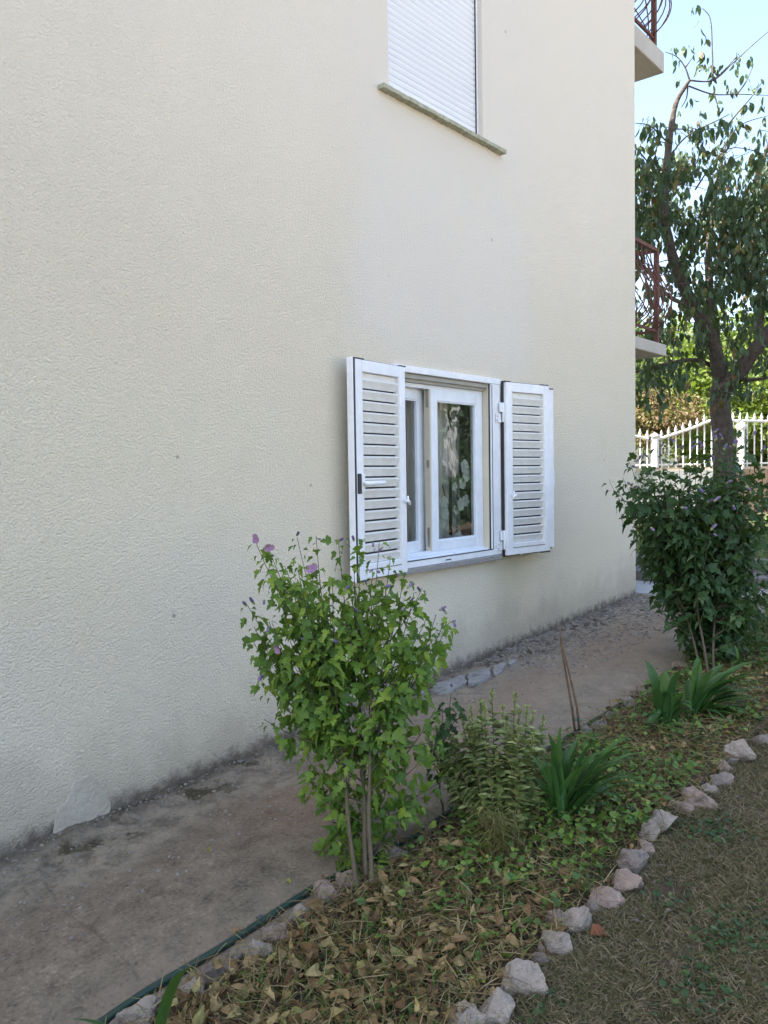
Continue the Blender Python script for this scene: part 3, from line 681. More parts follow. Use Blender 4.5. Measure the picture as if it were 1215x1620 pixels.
def bush(name, base_px, tips, depth, spread, lsize, temps, mat, label, cat, stems=3, leafstep=.028, start=.3, flowers=(), pinks=(), stemr=.009, lowz=.25, extra_in=0, droop=.6, group=None):
    base = Gd(*base_px); root = empty(name, base, label=label, cat=cat, group=group)
    cs = [Dp(px, py, depth) for px, py in tips]; topz = max(c.z for c in cs); ctr = sum(cs, Vector())/len(cs)
    # main stems
    axes = []
    for s in range(stems):
        a = 2*math.pi*s/stems+.5; off = Vector((math.cos(a), math.sin(a), 0))
        p0 = base+off*.03; p2 = Vector((ctr.x, ctr.y, 0))*.75+Vector((base.x, base.y, 0))*.25+off*spread*.45; p2.z = base.z+(topz-base.z)*.62; p2 += Vector((FW.x, FW.y, 0))*spread*.55
        p1 = p0.lerp(p2, .5)+Vector((FW.x, FW.y, 0))*spread*.25-off*.03+Vector((random.uniform(-.05, .05), random.uniform(-.05, .05), 0))
        pts = bez(p0, p1, p2, 12); ph = random.uniform(0, 6); pts = [p_+Vector((math.sin(i_*1.1+ph), math.cos(i_*.9+ph), 0))*.009*min(1, i_/4) for i_, p_ in enumerate(pts)]; axes.append(pts); b = MB(); b.tube(pts, [stemr*(1-.75*i/12) for i in range(13)], 7); local_build(b, 'stem', M_stem, root)
    tw = MB(); P, Dd, N, S = [], [], [], []; ends = []
    T = [(Dp(px, py, depth+random.uniform(-spread, spread)*(.9 if i >= 0 else 1)), True) for i, (px, py) in enumerate(tips)]
    for k in range(extra_in):
        a, c = random.sample(range(len(cs)), 2); p = cs[a].lerp(cs[c], random.random()).lerp(ctr, random.uniform(0, .4)); p += RT*random.uniform(-.04, .04)+(FW*random.uniform(-spread, spread)); T.append((p, False))
    for tip, real in T:
        ax = min(axes, key=lambda A: min((q-tip).length for q in A)+random.uniform(0, .1)); h = (tip.z-base.z)
        tgt = max(lowz, .0)*(topz-base.z)*.5+h*random.uniform(.3, .6); tgt = min(tgt, h*.9)
        st = min(ax, key=lambda q: abs(q.z-base.z-tgt)); lat = tip-st; mid = st+Vector((lat.x*.6, lat.y*.6, lat.z*.35))
        n = max(6, int(lat.length/.02)); pts = bez(st, mid, tip, n); tw.tube(pts, [max(.0012, .0035*(1-i/n*.75)) for i in range(n+1)], 4, False)
        ends.append(tip); L = 0
        for i in range(1, n+1):
            L += (pts[i]-pts[i-1]).length
            if L > leafstep and i/n > start:
                L = 0; t = (pts[i]-pts[i-1]).normalized(); 
                for kk in range(random.choice((1, 1, 2, 2, 3))):
                    o = runit(); o = (o-t*o.dot(t)).normalized(); pet = random.uniform(.01, .04)
                    p = pts[i]+o*pet+Vector((0, 0, -.004)); d = (o+t*.3+Vector((0, 0, -droop*random.uniform(.3, 1.6)))); nn = Vector((0, 0, 1))*.7+o*.6+runit()*.75-FW*.25
                    P.append(p); Dd.append(d); N.append(nn); S.append(lsize*random.choice((.5, .7, .85, 1, 1.15, 1.3))*random.uniform(.85, 1.1)*(1-.35*max(0, (i/n-.8)/.2)))
    o = local_build(tw, 'twigs', M_twig, root); o['kind'] = 'stuff'
    leaves_on(root, P, Dd, N, S, temps, mat)
    return root, ends
bud_t = None
def wilted(root, p, d, s=.03, mat=None):
    d = d.normalized(); b = MB(); pts = [p, p+d*s*.25, p+d*s*.6, p+d*s*.9, p+d*s*1.1]; b.tube(pts, [s*.10, s*.17, s*.21, s*.2, s*.08], 6)
    o = local_build(b, 'flower', mat or L_flow, root); 
    b = MB(); b.tube([p-d*s*.15, p+d*s*.1, p+d*s*.35], [s*.08, s*.2, s*.16], 6); local_build(b, 'calyx', L_spurge, root)
def openflower(root, p, d, s):
    d = d.normalized(); u = d.orthogonal().normalized(); v = d.cross(u); dirs = []; ns = []
    for k in range(5):
        a = k*2*math.pi/5+random.uniform(-.2, .2); r = u*math.cos(a)+v*math.sin(a); dirs.append(tuple(r+d*.7)); ns.append(tuple(d-r*.5))
    V, F = scatter([(0,0,0),(.35,.3,.05),(.5,.7,.0),(.25,1,-.08),(-.25,1,-.05),(-.5,.7,.02),(-.35,.3,.05)], [(0,1,2,3),(0,3,4),(0,4,5,6)], [tuple(p)]*5, frames(dirs, ns), np.full(5, s)*np.array([1, .8, 1.1, .7, .9]))
    o = np_obj('blossom', V, F, L_pinkf); o.parent = root; o.matrix_parent_inverse = Matrix.Translation(-root.location)

# ---- front rose of Sharon
t1 = [(405,858),(425,866),(470,850),(500,848),(535,852),(568,852),(600,858),(618,880),(640,905),(655,938),(668,930),(690,972),(710,985),(700,1000),(392,958),(402,992),(398,1010),(412,1075),(418,1138),(440,1030),(430,985),(655,1055),(682,1090),(690,1120),(700,1170),(705,1232),(660,1275),(625,1290),(480,1190),(508,1245),(522,1300),(530,1320),(560,900),(520,940),(600,950),(640,1010),(580,1030),(540,1090),(600,1140),(470,915),(450,895),(480,960),(455,1000),(500,1010),(620,1080),(560,1180),(640,1180),(600,1230),(520,1160),(480,1090),(440,1050),(660,1000),(590,900),(550,990),(500,900),(660,1210),(645,1130),(560,1250),(530,1275),(555,1295),(500,1215),(600,1265),(575,1290),(512,1330),(430,905),(445,1110),(670,1040)]
r1, e1 = bush('rose_of_sharon', (578,1425), t1, 3.25, .22, .051, [HIB, HIB2, HIB, HIB3], L_fresh, 'tall bright green rose of Sharon shrub with spent purple blooms, nearest the window', 'shrub', stems=3, leafstep=.014, start=.1, extra_in=36, stemr=.0095, droop=.95)
for px, py in ((470,847),(502,852),(535,856),(560,855),(590,858),(605,866),(390,958),(402,955),(418,950),(423,1003),(484,1008),(524,1012),(418,1066),(408,1080),(452,1083),(696,965),(706,970),(712,984),(718,985),(645,930),(655,945),(665,935),(640,960),(620,925),(580,925),(560,960),(545,935),(600,905),(585,905),(715,1086)):
    p = Dp(px, py, 3.12+random.uniform(-.08, .1)); wilted(r1, p, Vector((random.uniform(-.9, .9), random.uniform(-.6, .4), random.uniform(-.5, .8))), random.uniform(.02, .034))
for px, py, s in ((406,853,.021),(424,865,.023),(492,901,.026),(440,1026,.022)):
    openflower(r1, Dp(px, py, 3.1), -FW+runit()*.6, s)

# ---- dark rose of Sharon further along
t2 = [(975,772),(985,755),(1000,740),(995,730),(1010,712),(1040,708),(1070,700),(1100,698),(1112,690),(1140,688),(1160,690),(1180,682),(1210,700),(1240,720),(1260,760),(1270,820),(1260,880),(1235,930),(1215,960),(1010,800),(1005,770),(1030,740),(1060,760),(1090,740),(1020,840),(1008,870),(1035,900),(1055,930),(1045,965),(1075,985),(1085,1010),(1110,1030),(1140,1040),(1165,1000),(1170,975),(1195,960),(1140,740),(1170,760),(1200,760),(1110,800),(1140,820),(1180,830),(1215,820),(1080,830),(1070,880),(1100,900),(1150,890),(1190,900),(1130,950),(1100,960),(1160,930),(1050,800),(1040,850),(1010,750),(1050,730),(1120,720),(1085,720),(1175,720),(1025,725),(1105,1000),(1125,1010),(1140,1000),(1150,1025),(1115,1040),(1130,970),(1090,985),(1160,975),(1100,1020),(1135,1045),(1120,940),(1150,950),(1095,945)]
r2, e2 = bush('rose_of_sharon', (1122,1078), t2, 5.75, .42, .075, [HIB, HIB2, HIB3], L_dark, 'dense dark green rose of Sharon shrub in front of the forked tree', 'shrub', stems=4, leafstep=.026, start=.12, extra_in=170, stemr=.009, lowz=.1)
for k in range(34):
    px, py = random.choice(((990,735),(1010,715),(1040,705),(1070,700),(1100,708),(1120,722),(1150,715),(1175,720),(1140,700),(1205,715),(1000,770),(1090,720),(1130,690),(1185,700)))
    p = Dp(px+random.uniform(-14, 14), py+random.uniform(-10, 12), 5.5+random.uniform(-.2, .2)); wilted(r2, p, Vector((random.uniform(-.6, .6), random.uniform(-.5, .3), random.uniform(-.1, 1))), random.uniform(.03, .045))
for px, py in ((1120,795),(1130,793),(1078,803),(1130,845),(1125,838),(1030,835),(1150,765),(1180,770),(1105,770),(1160,800)):
    wilted(r2, Dp(px, py, 5.25), Vector((random.uniform(-.8, .8), -.3, random.uniform(-.6, .4))), .045)

# ---- pale leafy shrub in the middle
def spiky():
    base = Gd(798, 1352); root = empty('leafy_shrub', base, label='pale green shrub of upright leafy spikes between the bright shrub and the strap-leaved plant', cat='shrub')
    tips = [(778,1092),(814,1097),(834,1117),(860,1132),(745,1118),(728,1125),(706,1142),(690,1150),(760,1110),(795,1120),(700,1190),(715,1215),(720,1240),(745,1180),(770,1160),(820,1150),(850,1175),(840,1230),(845,1260),(835,1300),(765,1230),(790,1190),(740,1250),(810,1240),(800,1290),(825,1200),(750,1145),(715,1160)]
    tips += [(x_+random.uniform(-16, 16), y_+random.uniform(8, 40)) for x_, y_ in tips]
    P, Dd, N, S = [], [], [], []
    for px, py in tips:
        tip = Dp(px, py, 3.50+random.uniform(-.13, .13)); b0 = base+Vector((random.uniform(-.05, .05), random.uniform(-.05, .05), 0)); lat = tip-b0
        pts = bez(b0, b0+Vector((lat.x*.75, lat.y*.75, lat.z*.45)), tip, 30); b = MB(); b.tube(pts[::3], [.0035*(1-.6*i/10) for i in range(11)], 5); local_build(b, 'stem', M_cane, root)
        for i in range(8, 31):
            t = (pts[i]-pts[i-1]).normalized()
            for kk in range(4 if i < 27 else 7):
                o = runit(); o = (o-t*o.dot(t)).normalized(); P.append(pts[i-1].lerp(pts[i], random.random())); Dd.append(o+t*(.35 if i < 27 else 1.2)); N.append(t*.8+Vector((0, 0, .5))-FW*.35+runit()*.35); S.append((.052 if i < 27 else .022)*random.uniform(.6, 1.15))
    leaves_on(root, P, Dd, N, S, [OVAL, OVAL2], L_spurge)
    return root
sp = spiky()
# hibiscus sucker beside it
bush('hibiscus_seedling', (700,1300), [(714,1095),(700,1120),(690,1150),(722,1130),(680,1180),(690,1210),(672,1165)], 3.42, .05, .05, [HIB, HIB2, HIB3], L_dark, 'small rose of Sharon shoot with one blue bud, left of the pale leafy shrub', 'shrub', stems=1, leafstep=.02, start=.3, stemr=.005)

# ---- strap-leaved plants
def strap(name, bases, blades, depth, width, label, mat, cat='plant'):
    b0 = Gd(*bases[0]); root = empty(name, b0, label=label, cat=cat)
    for bi, tx, ty, bow, w in blades:
        base = Gd(*bases[bi])+Vector((random.uniform(-.03, .03), random.uniform(-.03, .03), 0)); tip = Dp(tx, ty, (base-CAM).dot(FW)+random.uniform(-.12, .08)); tip.z = max(tip.z, gz(tip.x)+.015)
        lat = tip-base; horiz = Vector((lat.x, lat.y, 0)); p1 = base+horiz*.42+Vector((0, 0, max(lat.z*.7, 0)+bow)); n = 12; pts = bez(base, p1, tip, n)
        sd = Vector((0, 0, 1)).cross(horiz if horiz.length > .02 else RT).normalized(); sd = (sd+RT*random.uniform(.2, 1.3)*(1 if sd.dot(RT) > 0 else -1)).normalized(); V = []; F = []
        for i, p in enumerate(pts):
            t = i/n; ww = w*width*(.55+.45*math.sin(min(1, t*1.6+.15)*math.pi/2))*(1 if t < .62 else max(.02, 1-((t-.62)/.38)**1.7)); d = (pts[min(i+1, n)]-pts[max(i-1, 0)]).normalized(); s = (sd-d*sd.dot(d)).normalized(); up = s.cross(d).normalized()
            if up.z < 0: up = -up
            V += [p-s*ww+up*ww*.45, p, p+s*ww+up*ww*.45]
        for i in range(n):
            for c in (0, 1): F.append((i*3+c, i*3+c+1, i*3+4+c, i*3+3+c))
        b = MB(); b.add(V, F, True); local_build(b, 'leaf', mat, root)
    return root
def jit(B, n): return [(0, tx+random.uniform(-22, 22), ty+random.uniform(5, 45), bow+random.uniform(0, .06), w*random.uniform(.45, .95)) for _, tx, ty, bow, w in random.sample(B, min(n, len(B)))]
B1 = [(0,870,1167,.02,1),(0,887,1157,.03,.6),(0,912,1172,.03,1),(0,937,1176,.05,1),(0,977,1174,.05,1),(0,965,1197,.06,.8),(0,998,1197,.06,.9),(0,1001,1240,.09,.8),(0,844,1200,.02,.9),(0,860,1210,.04,1),(0,900,1215,.04,1.1),(0,925,1220,.05,1.1),(0,950,1235,.07,1),(0,930,1250,.06,.9),(0,965,1255,.08,.8),(0,850,1240,.05,.8),(0,880,1240,.04,1),(0,910,1200,.05,1),(0,945,1195,.06,1),(0,960,1285,.08,.5),(0,835,1265,.06,.5),(0,985,1215,.08,.8),(0,895,1190,.03,1),(0,875,1200,.03,1)]
B1 = [(i_, 887+(x_-887)*1.18, y_-8, b_, w_) for i_, x_, y_, b_, w_ in B1]
strap('strap_leaf_plant', [(885,1312)], B1+jit(B1, 20)+jit(B1, 10), 3.6, .0175, 'dark green strap-leaved clump just right of the pale leafy shrub', L_strap)
B2 = [(0,1020,1044,.02,1.1),(0,1052,1060,.02,1.1),(0,1077,1060,.04,1.1),(0,1071,1073,.03,1),(0,1021,1199,.22,.9),(0,1035,1090,.03,1),(0,1060,1090,.03,1),(0,1090,1095,.04,1),(0,1045,1075,.02,1),(0,1080,1110,.05,.8),(0,1100,1125,.07,.8)]
strap('strap_leaf_plant', [(1052,1158)], B2+jit(B2, 11)+jit(B2, 8), 4.8, .027, 'left upright strap-leaved clump, with one pale blade bent to the ground', L_strap)
B3 = [(0,1104,1038,.03,1.1),(0,1111,1041,.03,.9),(0,1146,1051,.05,1),(0,1197,1046,.06,.9),(0,1173,1074,.06,1),(0,1173,1087,.06,1.1),(0,1171,1128,.09,.8),(0,1215,1136,.09,.8),(0,1195,1163,.09,.6),(0,1142,1173,.08,.5),(0,1123,1133,.05,.6),(0,1150,1070,.05,1),(0,1160,1062,.07,.8),(0,1205,1110,.09,.6),(0,1130,1060,.04,1),(0,1190,1095,.08,.7),(0,1225,1060,.09,.6),(0,1160,1150,.07,.5),(0,1180,1145,.08,.5),(0,1210,1150,.08,.5)]
strap('strap_leaf_plant', [(1092,1142)], B3+jit(B3, 20)+jit(B3, 16), 5.0, .024, 'right sprawling strap-leaved clump leaning towards the lawn, below the dark shrub', L_strap)
# blade of a plant at the lower edge
strap('strap_leaf_plant', [(238,1690)], [(0,306,1529,.05,1.15),(0,112,1612,.03,.6),(0,330,1640,.06,.9),(0,180,1640,.05,1)], 2.8, .017, 'single long green strap leaf crossing the hose at the bottom edge', L_strap)
# small upright clump under the dark shrub
strap('strap_leaf_plant', [(1165,1068)], [(0,1162,1020,.01,.8),(0,1170,1022,.01,.7),(0,1158,1030,.01,.7),(0,1176,1035,.02,.6)], 5.6, .016, 'small upright dark blades beside the stem of the dark shrub', L_strap)

# ---- bare canes with a tie
P0 = Gd(914, 1170); cn = empty('bare_cane', P0, label='two thin bare brown canes tied together at the edge of the path', cat='plant')
for pts in ([(911,1168),(905,1120),(896,1070),(888,1020),(886,985)], [(918,1166),(913,1120),(905,1085),(897,1050),(889,1010)]):
    q_ = [Dp(x, y, (P0-CAM).dot(FW)-.02*i) for i, (x, y) in enumerate(pts)]; b = MB(); b.tube(q_, [.007, .0065, .0055, .0045, .0025], 6)
    for j in range(6):
        a = q_[1].lerp(q_[3], j/6); b.tube([a, a+Vector((random.uniform(-.015, .015), 0, .012))], [.004, .001], 4)
    local_build(b, 'cane', M_cane, cn)
b = MB(); c = Dp(914, 1139, (P0-CAM).dot(FW)); b.tube([c-RT*.02, c+UP*.004-FW*.01, c+RT*.022], .005, 6); b.tube([c+RT*.005, c+RT*.012-UP*.04], .003, 5); local_build(b, 'tie', M_tie, cn)

# ------------------------------------------------------------------ hose
hp = [(120,1650),(165,1620),(230,1577),(300,1535),(350,1504),(400,1472),(450,1440),(500,1408),(515,1400),(545,1385),(572,1371),(590,1360),(620,1343),(665,1322),(700,1296),(725,1278),(780,1243),(840,1205),(880,1181),(905,1166),(935,1147),(965,1128),(990,1111),(1015,1093),(1040,1078),(1075,1055)]
hq = []
for x, y in hp:
    g = Gd(x, y); g.z += .012+.002*math.sin(x*.03); hq.append(g)
def catmull(P, n=5):
    out = []; P = [P[0]]+P+[P[-1]]
    for i in range(1, len(P)-2):
        for k in range(n):
            t = k/n; a, b_, c, d = P[i-1], P[i], P[i+1], P[i+2]
            out.append(.5*((2*b_)+(c-a)*t+(2*a-5*b_+4*c-d)*t*t+(3*b_-a-3*c+d)*t**3))
    out.append(P[-2]); return out
hose = empty('garden_hose', hq[0], label='dark green garden hose lying along the edge of the path', cat='hose')
hc = catmull(hq); b = MB(); b.tube(hc, .0125, 10); local_build(b, 'hose_pipe', M_hose, hose)
for i in (11,):
    d = (hq[i+1]-hq[i-1]).normalized(); b = MB(); b.tube([hq[i]-d*.035, hq[i]-d*.03, hq[i]+d*.03, hq[i]+d*.035], [.015, .018, .018, .015], 10); local_build(b, 'coupling', M_black, hose)

# ------------------------------------------------------------------ edging stones
def stone(px, py, w, h, label, mat, seed, lean=0, aspect=1.0, sharp=.5):
    rr = random.Random(seed); g = Gd(px, py+h*.32); d = (g-CAM).dot(FW); k = d/F_PX
    sw, sh = w*k/2*1.08, h*k/2*1.22; c = g+Vector((0, 0, sh*.22)); bm = bmesh.new()
    pts = []
    for i in range(15):
        v = Vector((rr.gauss(0, 1), rr.gauss(0, 1), rr.gauss(0, 1))).normalized(); v *= rr.uniform(.86, 1.1); pts.append(v)
    for v in pts: bm.verts.new(v)
    r = bmesh.ops.convex_hull(bm, input=bm.verts); 
    bmesh.ops.delete(bm, geom=[e for e in r['geom_interior'] if isinstance(e, bmesh.types.BMVert)], context='VERTS')
    bmesh.ops.bevel(bm, geom=bm.edges[:]+bm.verts[:], offset=.09, segments=1, affect='EDGES', profile=.5, clamp_overlap=True)
    bmesh.ops.triangulate(bm, faces=bm.faces[:]); bmesh.ops.subdivide_edges(bm, edges=bm.edges[:], cuts=1, use_grid_fill=True); bmesh.ops.triangulate(bm, faces=bm.faces[:])
    for e_ in range(2):
        bmesh.ops.subdivide_edges(bm, edges=[e for e in bm.edges if e.calc_length() > .16], cuts=1); bmesh.ops.triangulate(bm, faces=bm.faces[:])
    bm.normal_update()
    S = Matrix(((sw, 0, 0), (0, sw*aspect*rr.uniform(.75, .95), 0), (0, 0, sh))); rot = Matrix.Rotation(PSI-math.pi/2, 3, 'Z') @ Matrix.Rotation(lean, 3, 'Y')
    for v in bm.verts:
        nz = mnoise.noise(v.co*1.7+Vector((seed*3.1, 0, 0)))*.20 + mnoise.noise(v.co*4.5+Vector((seed, 2, 0)))*.10 + mnoise.noise(v.co*11)*.045
        v.co = v.co*(1+nz)
        v.co = rot @ (S @ v.co)
    us = [v.co.dot(RT) for v in bm.verts]; vs_ = [v.co.dot(UP) for v in bm.verts]; fu = w*k*1.03/(max(us)-min(us)); fv = h*k*1.18/(max(vs_)-min(vs_))
    for v in bm.verts: v.co = Vector((v.co.x*fu, v.co.y*fu, v.co.z*fv))
    me = bpy.data.meshes.new('edging_stone'); bm.to_mesh(me); bm.free(); me.materials.append(mat)
    o = bpy.data.objects.new('edging_stone', me); o.location = c; link(o, label=label, cat='stone', group=None)
    return o
RS = [(735,1610,66,50,'pale lumpy stone cut by the bottom edge of the photo, lowest in the lawn-side row',0),
(780,1588,72,62,'rounded grey stone, second from the bottom edge in the lawn-side row',0),
(830,1542,74,74,'large wedge-shaped stone with a flat slanting face in the lawn-side row',0),
(876,1490,58,46,'pale flat-topped stone just above the large wedge-shaped one',0),
(880,1452,36,32,'small pinkish stone half hidden in the weeds behind the round pale stone',1),
(913,1452,54,48,'round pale stone next to the red-brown fallen leaf on the lawn',0),
(958,1416,60,34,'low broad brownish stone partly sunk in dry grass, lawn-side row',1),
(985,1391,52,34,'low flat pinkish stone above the broad sunken one, lawn-side row',1),
(1005,1362,56,42,'rounded mottled stone at the corner of the bright creeping weeds',2),
(1026,1315,34,50,'tall narrow stone leaning left beside the creeping weeds',0),
(1052,1299,48,38,'smooth rounded light grey stone right of the tall narrow stone',0),
(1067,1274,24,20,'small white stone tucked above the smooth rounded one',0),
(1104,1260,56,36,'broad streaky stone with dark cracks in the middle of the lawn-side row',1),
(1144,1232,40,24,'flat dark grey stone under the small round pink-white one',2),
(1144,1209,30,24,'small round pink-white stone stacked close behind the flat dark one',1),
(1172,1186,44,44,'bright white notched stone at the right end of the lawn-side row',0),
(1204,1167,34,20,'long low grey stone cut by the right edge of the photo',2),
(1240,1150,40,24,'low stone beyond the right edge of the photo',2),
(808,1566,26,24,'small brown stone wedged between the rounded grey stone and the wedge-shaped one',1),(855,1516,26,22,'small stone filling the gap beside the wedge-shaped stone',2),(936,1434,26,22,'small stone between the round pale stone and the low broad one',2),(1018,1340,30,24,'low stone under the tall narrow leaning stone',1),(1085,1276,30,20,'low stone between the smooth rounded one and the broad streaky one',1),(1125,1247,28,18,'small flat stone between the broad streaky one and the flat dark grey one',0),(1157,1200,22,18,'small stone between the pink-white one and the bright notched one',2)]
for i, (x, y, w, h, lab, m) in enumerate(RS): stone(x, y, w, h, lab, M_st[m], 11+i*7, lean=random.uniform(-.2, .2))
LS = [(226,1600,62,54,'pitted triangular stone beside the strap leaf at the bottom, under the hose',0),
(192,1616,40,24,'small stone at the very bottom of the path-side row',2),(262,1582,34,22,'thin flat stone behind the strap leaf, touching the hose',2),
(310,1562,42,26,'small pale stone half buried in brown leaves, near the strap leaf',0),(343,1538,62,34,'long mauve-grey stone against the hose',2),
(373,1512,28,24,'small chalk-white stone between two greyer ones by the hose',0),(408,1501,50,38,'rounded grey veined stone next to the chalk-white one',0),
(437,1474,50,32,'angular pale stone with a flat top against the hose',1),(472,1445,38,32,'grey stone where the hose leaves the leaf litter',0),
(512,1412,40,40,'earth-coloured stone left of the bright shrub stems',1),(549,1391,40,40,'upright pinkish stone directly behind the bright shrub stem',1),
(601,1379,32,22,'small sandy stone right of the bright shrub stem',1),(626,1349,46,30,'low grey stone behind the weeds, right of the bright shrub',2),
(673,1311,18,20,'tiny pink pointed stone by the hose right of the bright shrub',1),(735,1278,30,22,'stone behind the base of the pale leafy shrub',2),(800,1238,30,20,'stone hidden behind the pale leafy shrub',2),
(889,1181,34,24,'stone behind the strap-leaved clump, left of the bare canes',2),(927,1155,20,22,'small bright white stone just right of the bare canes',0),
(947,1145,28,20,'greenish grey stone right of the small bright white one',2),(968,1131,24,16,'flat grey stone between the canes and the white pointed stone',2),
(995,1111,27,28,'white pointed stone at the path edge left of the strap-leaved clump',0),(1016,1095,40,24,'brown-grey blocky stone behind the white pointed one',1),
(1076,1052,32,16,'flat stone at the path edge just left of the dark shrub',1),(1102,1028,26,18,'stone at the foot of the dark shrub on the path side',2),
(1165,985,26,14,'pale rubble stone on the path edge right of the dark shrub',0),(1195,968,30,16,'pale rubble stone farthest along the path edge',0)]
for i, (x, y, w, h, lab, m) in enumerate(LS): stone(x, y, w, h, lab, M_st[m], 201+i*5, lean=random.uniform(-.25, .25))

# ------------------------------------------------------------------ ground litter
def region(n, x0, x1, y0, y1): return rng.uniform(x0, x1, n), rng.uniform(y0, y1, n)
def flat_frames(n, tilt=.5):
    a = rng.uniform(0, 2*np.pi, n); d = np.stack([np.cos(a), np.sin(a), rng.normal(0, tilt*.6, n)], 1); nn = np.stack([rng.normal(0, tilt, n), rng.normal(0, tilt, n), np.ones(n)], 1); return frames(d, nn)
def bedz(X): return gzv(X)+.015
# dry leaves, denser towards the near end
n = 8500; x = 1.1+(rng.random(n)**1.35)*6.3; y = rng.uniform(-2.02, -1.25, n); dens = fbm(x*1.8, y*1.8, 3, 4)
keep = (rng.random(n) < np.where(x < 2.6, .95, .42+.5*(dens > .05))*np.where(y > -1.36, .12, 1)*np.where(y < -1.95, .3, 1)); x, y = x[keep], y[keep]; n = len(x)
z = bedz(x)+rng.random(n)**1.5*.05
L = []
for t, T in enumerate((CURL, CURL2, CURL3, LANC)):
    s = slice(t, None, 4); k = len(x[s]); L.append(scatter(T[0], T[1], np.stack([x[s], y[s], z[s]], 1), flat_frames(k, .8), np.where(x[s] < 2.6, 1.25, .95)*rng.uniform(.016, .046, k)))
V, F = cat_meshes(L); np_obj('leaf_litter', V, F, L_litter, kind='stuff', label='dry brown and yellow fallen leaves covering the flower bed', cat='leaves')
# straw and dry stalks
blade = ([(-.5, 0, 0), (.5, 0, 0), (.4, .5, .06), (-.4, .5, .06), (0, 1, 0)], [(0, 1, 2, 3), (3, 2, 4)])
n = 16000; x, y = region(n, 1.1, 7.2, -2.05, -1.26); z = bedz(x)+rng.random(n)**1.2*.06; fr = flat_frames(n, .35)
V, F = scatter(blade[0], blade[1], np.stack([x, y, z], 1), fr, np.stack([rng.uniform(.0015, .004, n), rng.uniform(.04, .14, n), np.full(n, .1)], 1)); np_obj('straw', V, F, L_straw, kind='stuff', label='dry straw and stalks tangled in the flower bed', cat='straw')
# weeds
n = 14000; x, y = region(n, 1.5, 7.6, -2.0, -1.28); dn = fbm(x*2.3, y*2.3, 3, 14)
pr = np.clip(.12+.9*sstep(-.1, .25, dn)*sstep(1.7, 2.6, x), .04, 1); pr = np.where((x > 2.7) & (x < 3.6), np.maximum(pr, .62), pr); pr = np.where((x > 4.15) & (x < 4.55) & (y < -1.6), .18, pr); pr = np.where((x < 2.15), pr*.45, pr)
pr = pr*(1-.55*sstep(-1.75, -1.35, y)*(x < 3.0))
pr = np.where(y > -1.37, pr*.15, pr); keep = rng.random(n) < pr; x, y = x[keep], y[keep]; n = len(x); z = bedz(x)+rng.uniform(.01, .11, n)*(.6+.4*(x > 2.3))
L = []
for t, T in enumerate((HEART, HIB, OVAL)):
    s = slice(t, None, 3); k = len(x[s]); L.append(scatter(T[0], T[1], np.stack([x[s], y[s], z[s]], 1), flat_frames(k, .55), rng.uniform(.012, .036, k)))
V, F = cat_meshes(L); np_obj('weeds', V, F, L_weed, kind='stuff', label='low green creeping weeds spreading between the edging stones', cat='weeds')
n = 9000; x, y = region(n, 1.4, 7.8, -2.0, -1.26); dn = fbm(x*3, y*3, 2, 44); keep = ((dn > -.05) | (rng.random(n) < .2)) & ((y < -1.36) | (rng.random(n) < .15)); x, y = x[keep], y[keep]; n = len(x)
a = rng.uniform(0, 2*np.pi, n); d = np.stack([np.cos(a)*.7, np.sin(a)*.7, rng.uniform(.1, 1.1, n)], 1); nn = np.stack([rng.normal(0, 1, n), rng.normal(0, 1, n), np.ones(n)], 1)
V, F = scatter(blade[0], blade[1], np.stack([x, y, bedz(x)], 1), frames(d, nn), np.stack([rng.uniform(.002, .005, n), rng.uniform(.04, .12, n), np.full(n, .15)], 1)); np_obj('grass_tufts', V, F, L_weed, kind='stuff', label='thin green grass growing through the flower bed', cat='grass')
# yellowish drooping grass under the pale shrub
g = Gd(785, 1362); n = 240; a = rng.uniform(0, 2*np.pi, n); V, F = scatter([(-.5, 0, 0), (.5, 0, 0), (.4, .45, .28), (-.4, .45, .28), (0, 1, .0)], blade[1], np.stack([g.x+rng.normal(0, .035, n), g.y+rng.normal(0, .035, n), np.full(n, g.z+.02)+rng.uniform(.03, .17, n)], 1), frames(np.stack([np.cos(a)*.4, np.sin(a)*.4, rng.uniform(-1.6, -.3, n)], 1), np.stack([np.cos(a), np.sin(a), np.ones(n)], 1)), np.stack([np.full(n, .003), rng.uniform(.07, .15, n), np.full(n, .2)], 1))
np_obj('grass_tuft', V, F, leafmat('yellow_grass', [(0, (.10, .10, .03)), (1, (.24, .22, .08))]), kind='stuff', label='drooping tuft of yellowish grass at the foot of the pale leafy shrub', cat='grass')
# lawn blades (near part)
n = 300000; t = rng.random(n)**1.7; x = 1.3+t*8; y = -2.02-rng.random(n)*(.55+.14*x); cl = fbm(x*5, y*5, 3, 77); big = fbm(x*1.3, y*1.3, 2, 78)
keep = rng.random(n) < np.clip(.62+1.1*cl+.25*big, .10, 1); x, y, cl = x[keep], y[keep], cl[keep]; n = len(x); a = rng.uniform(0, 2*np.pi, n)
d = np.stack([np.cos(a), np.sin(a), rng.uniform(.05, .9, n)], 1); nn = np.stack([rng.normal(0, 1, n), rng.normal(0, 1, n), np.ones(n)], 1)
V, F = scatter(blade[0], blade[1], np.stack([x, y, gzv(x)-.004+.02*fbm(x*2.2, y*2.2, 4, 21)], 1), frames(d, nn), np.stack([rng.uniform(.0014, .0034, n), rng.uniform(.02, .055, n), np.full(n, .08)], 1))
np_obj('lawn_grass', V, F, L_lawn, kind='stuff', label='short dry brownish lawn grass at the right', cat='grass')
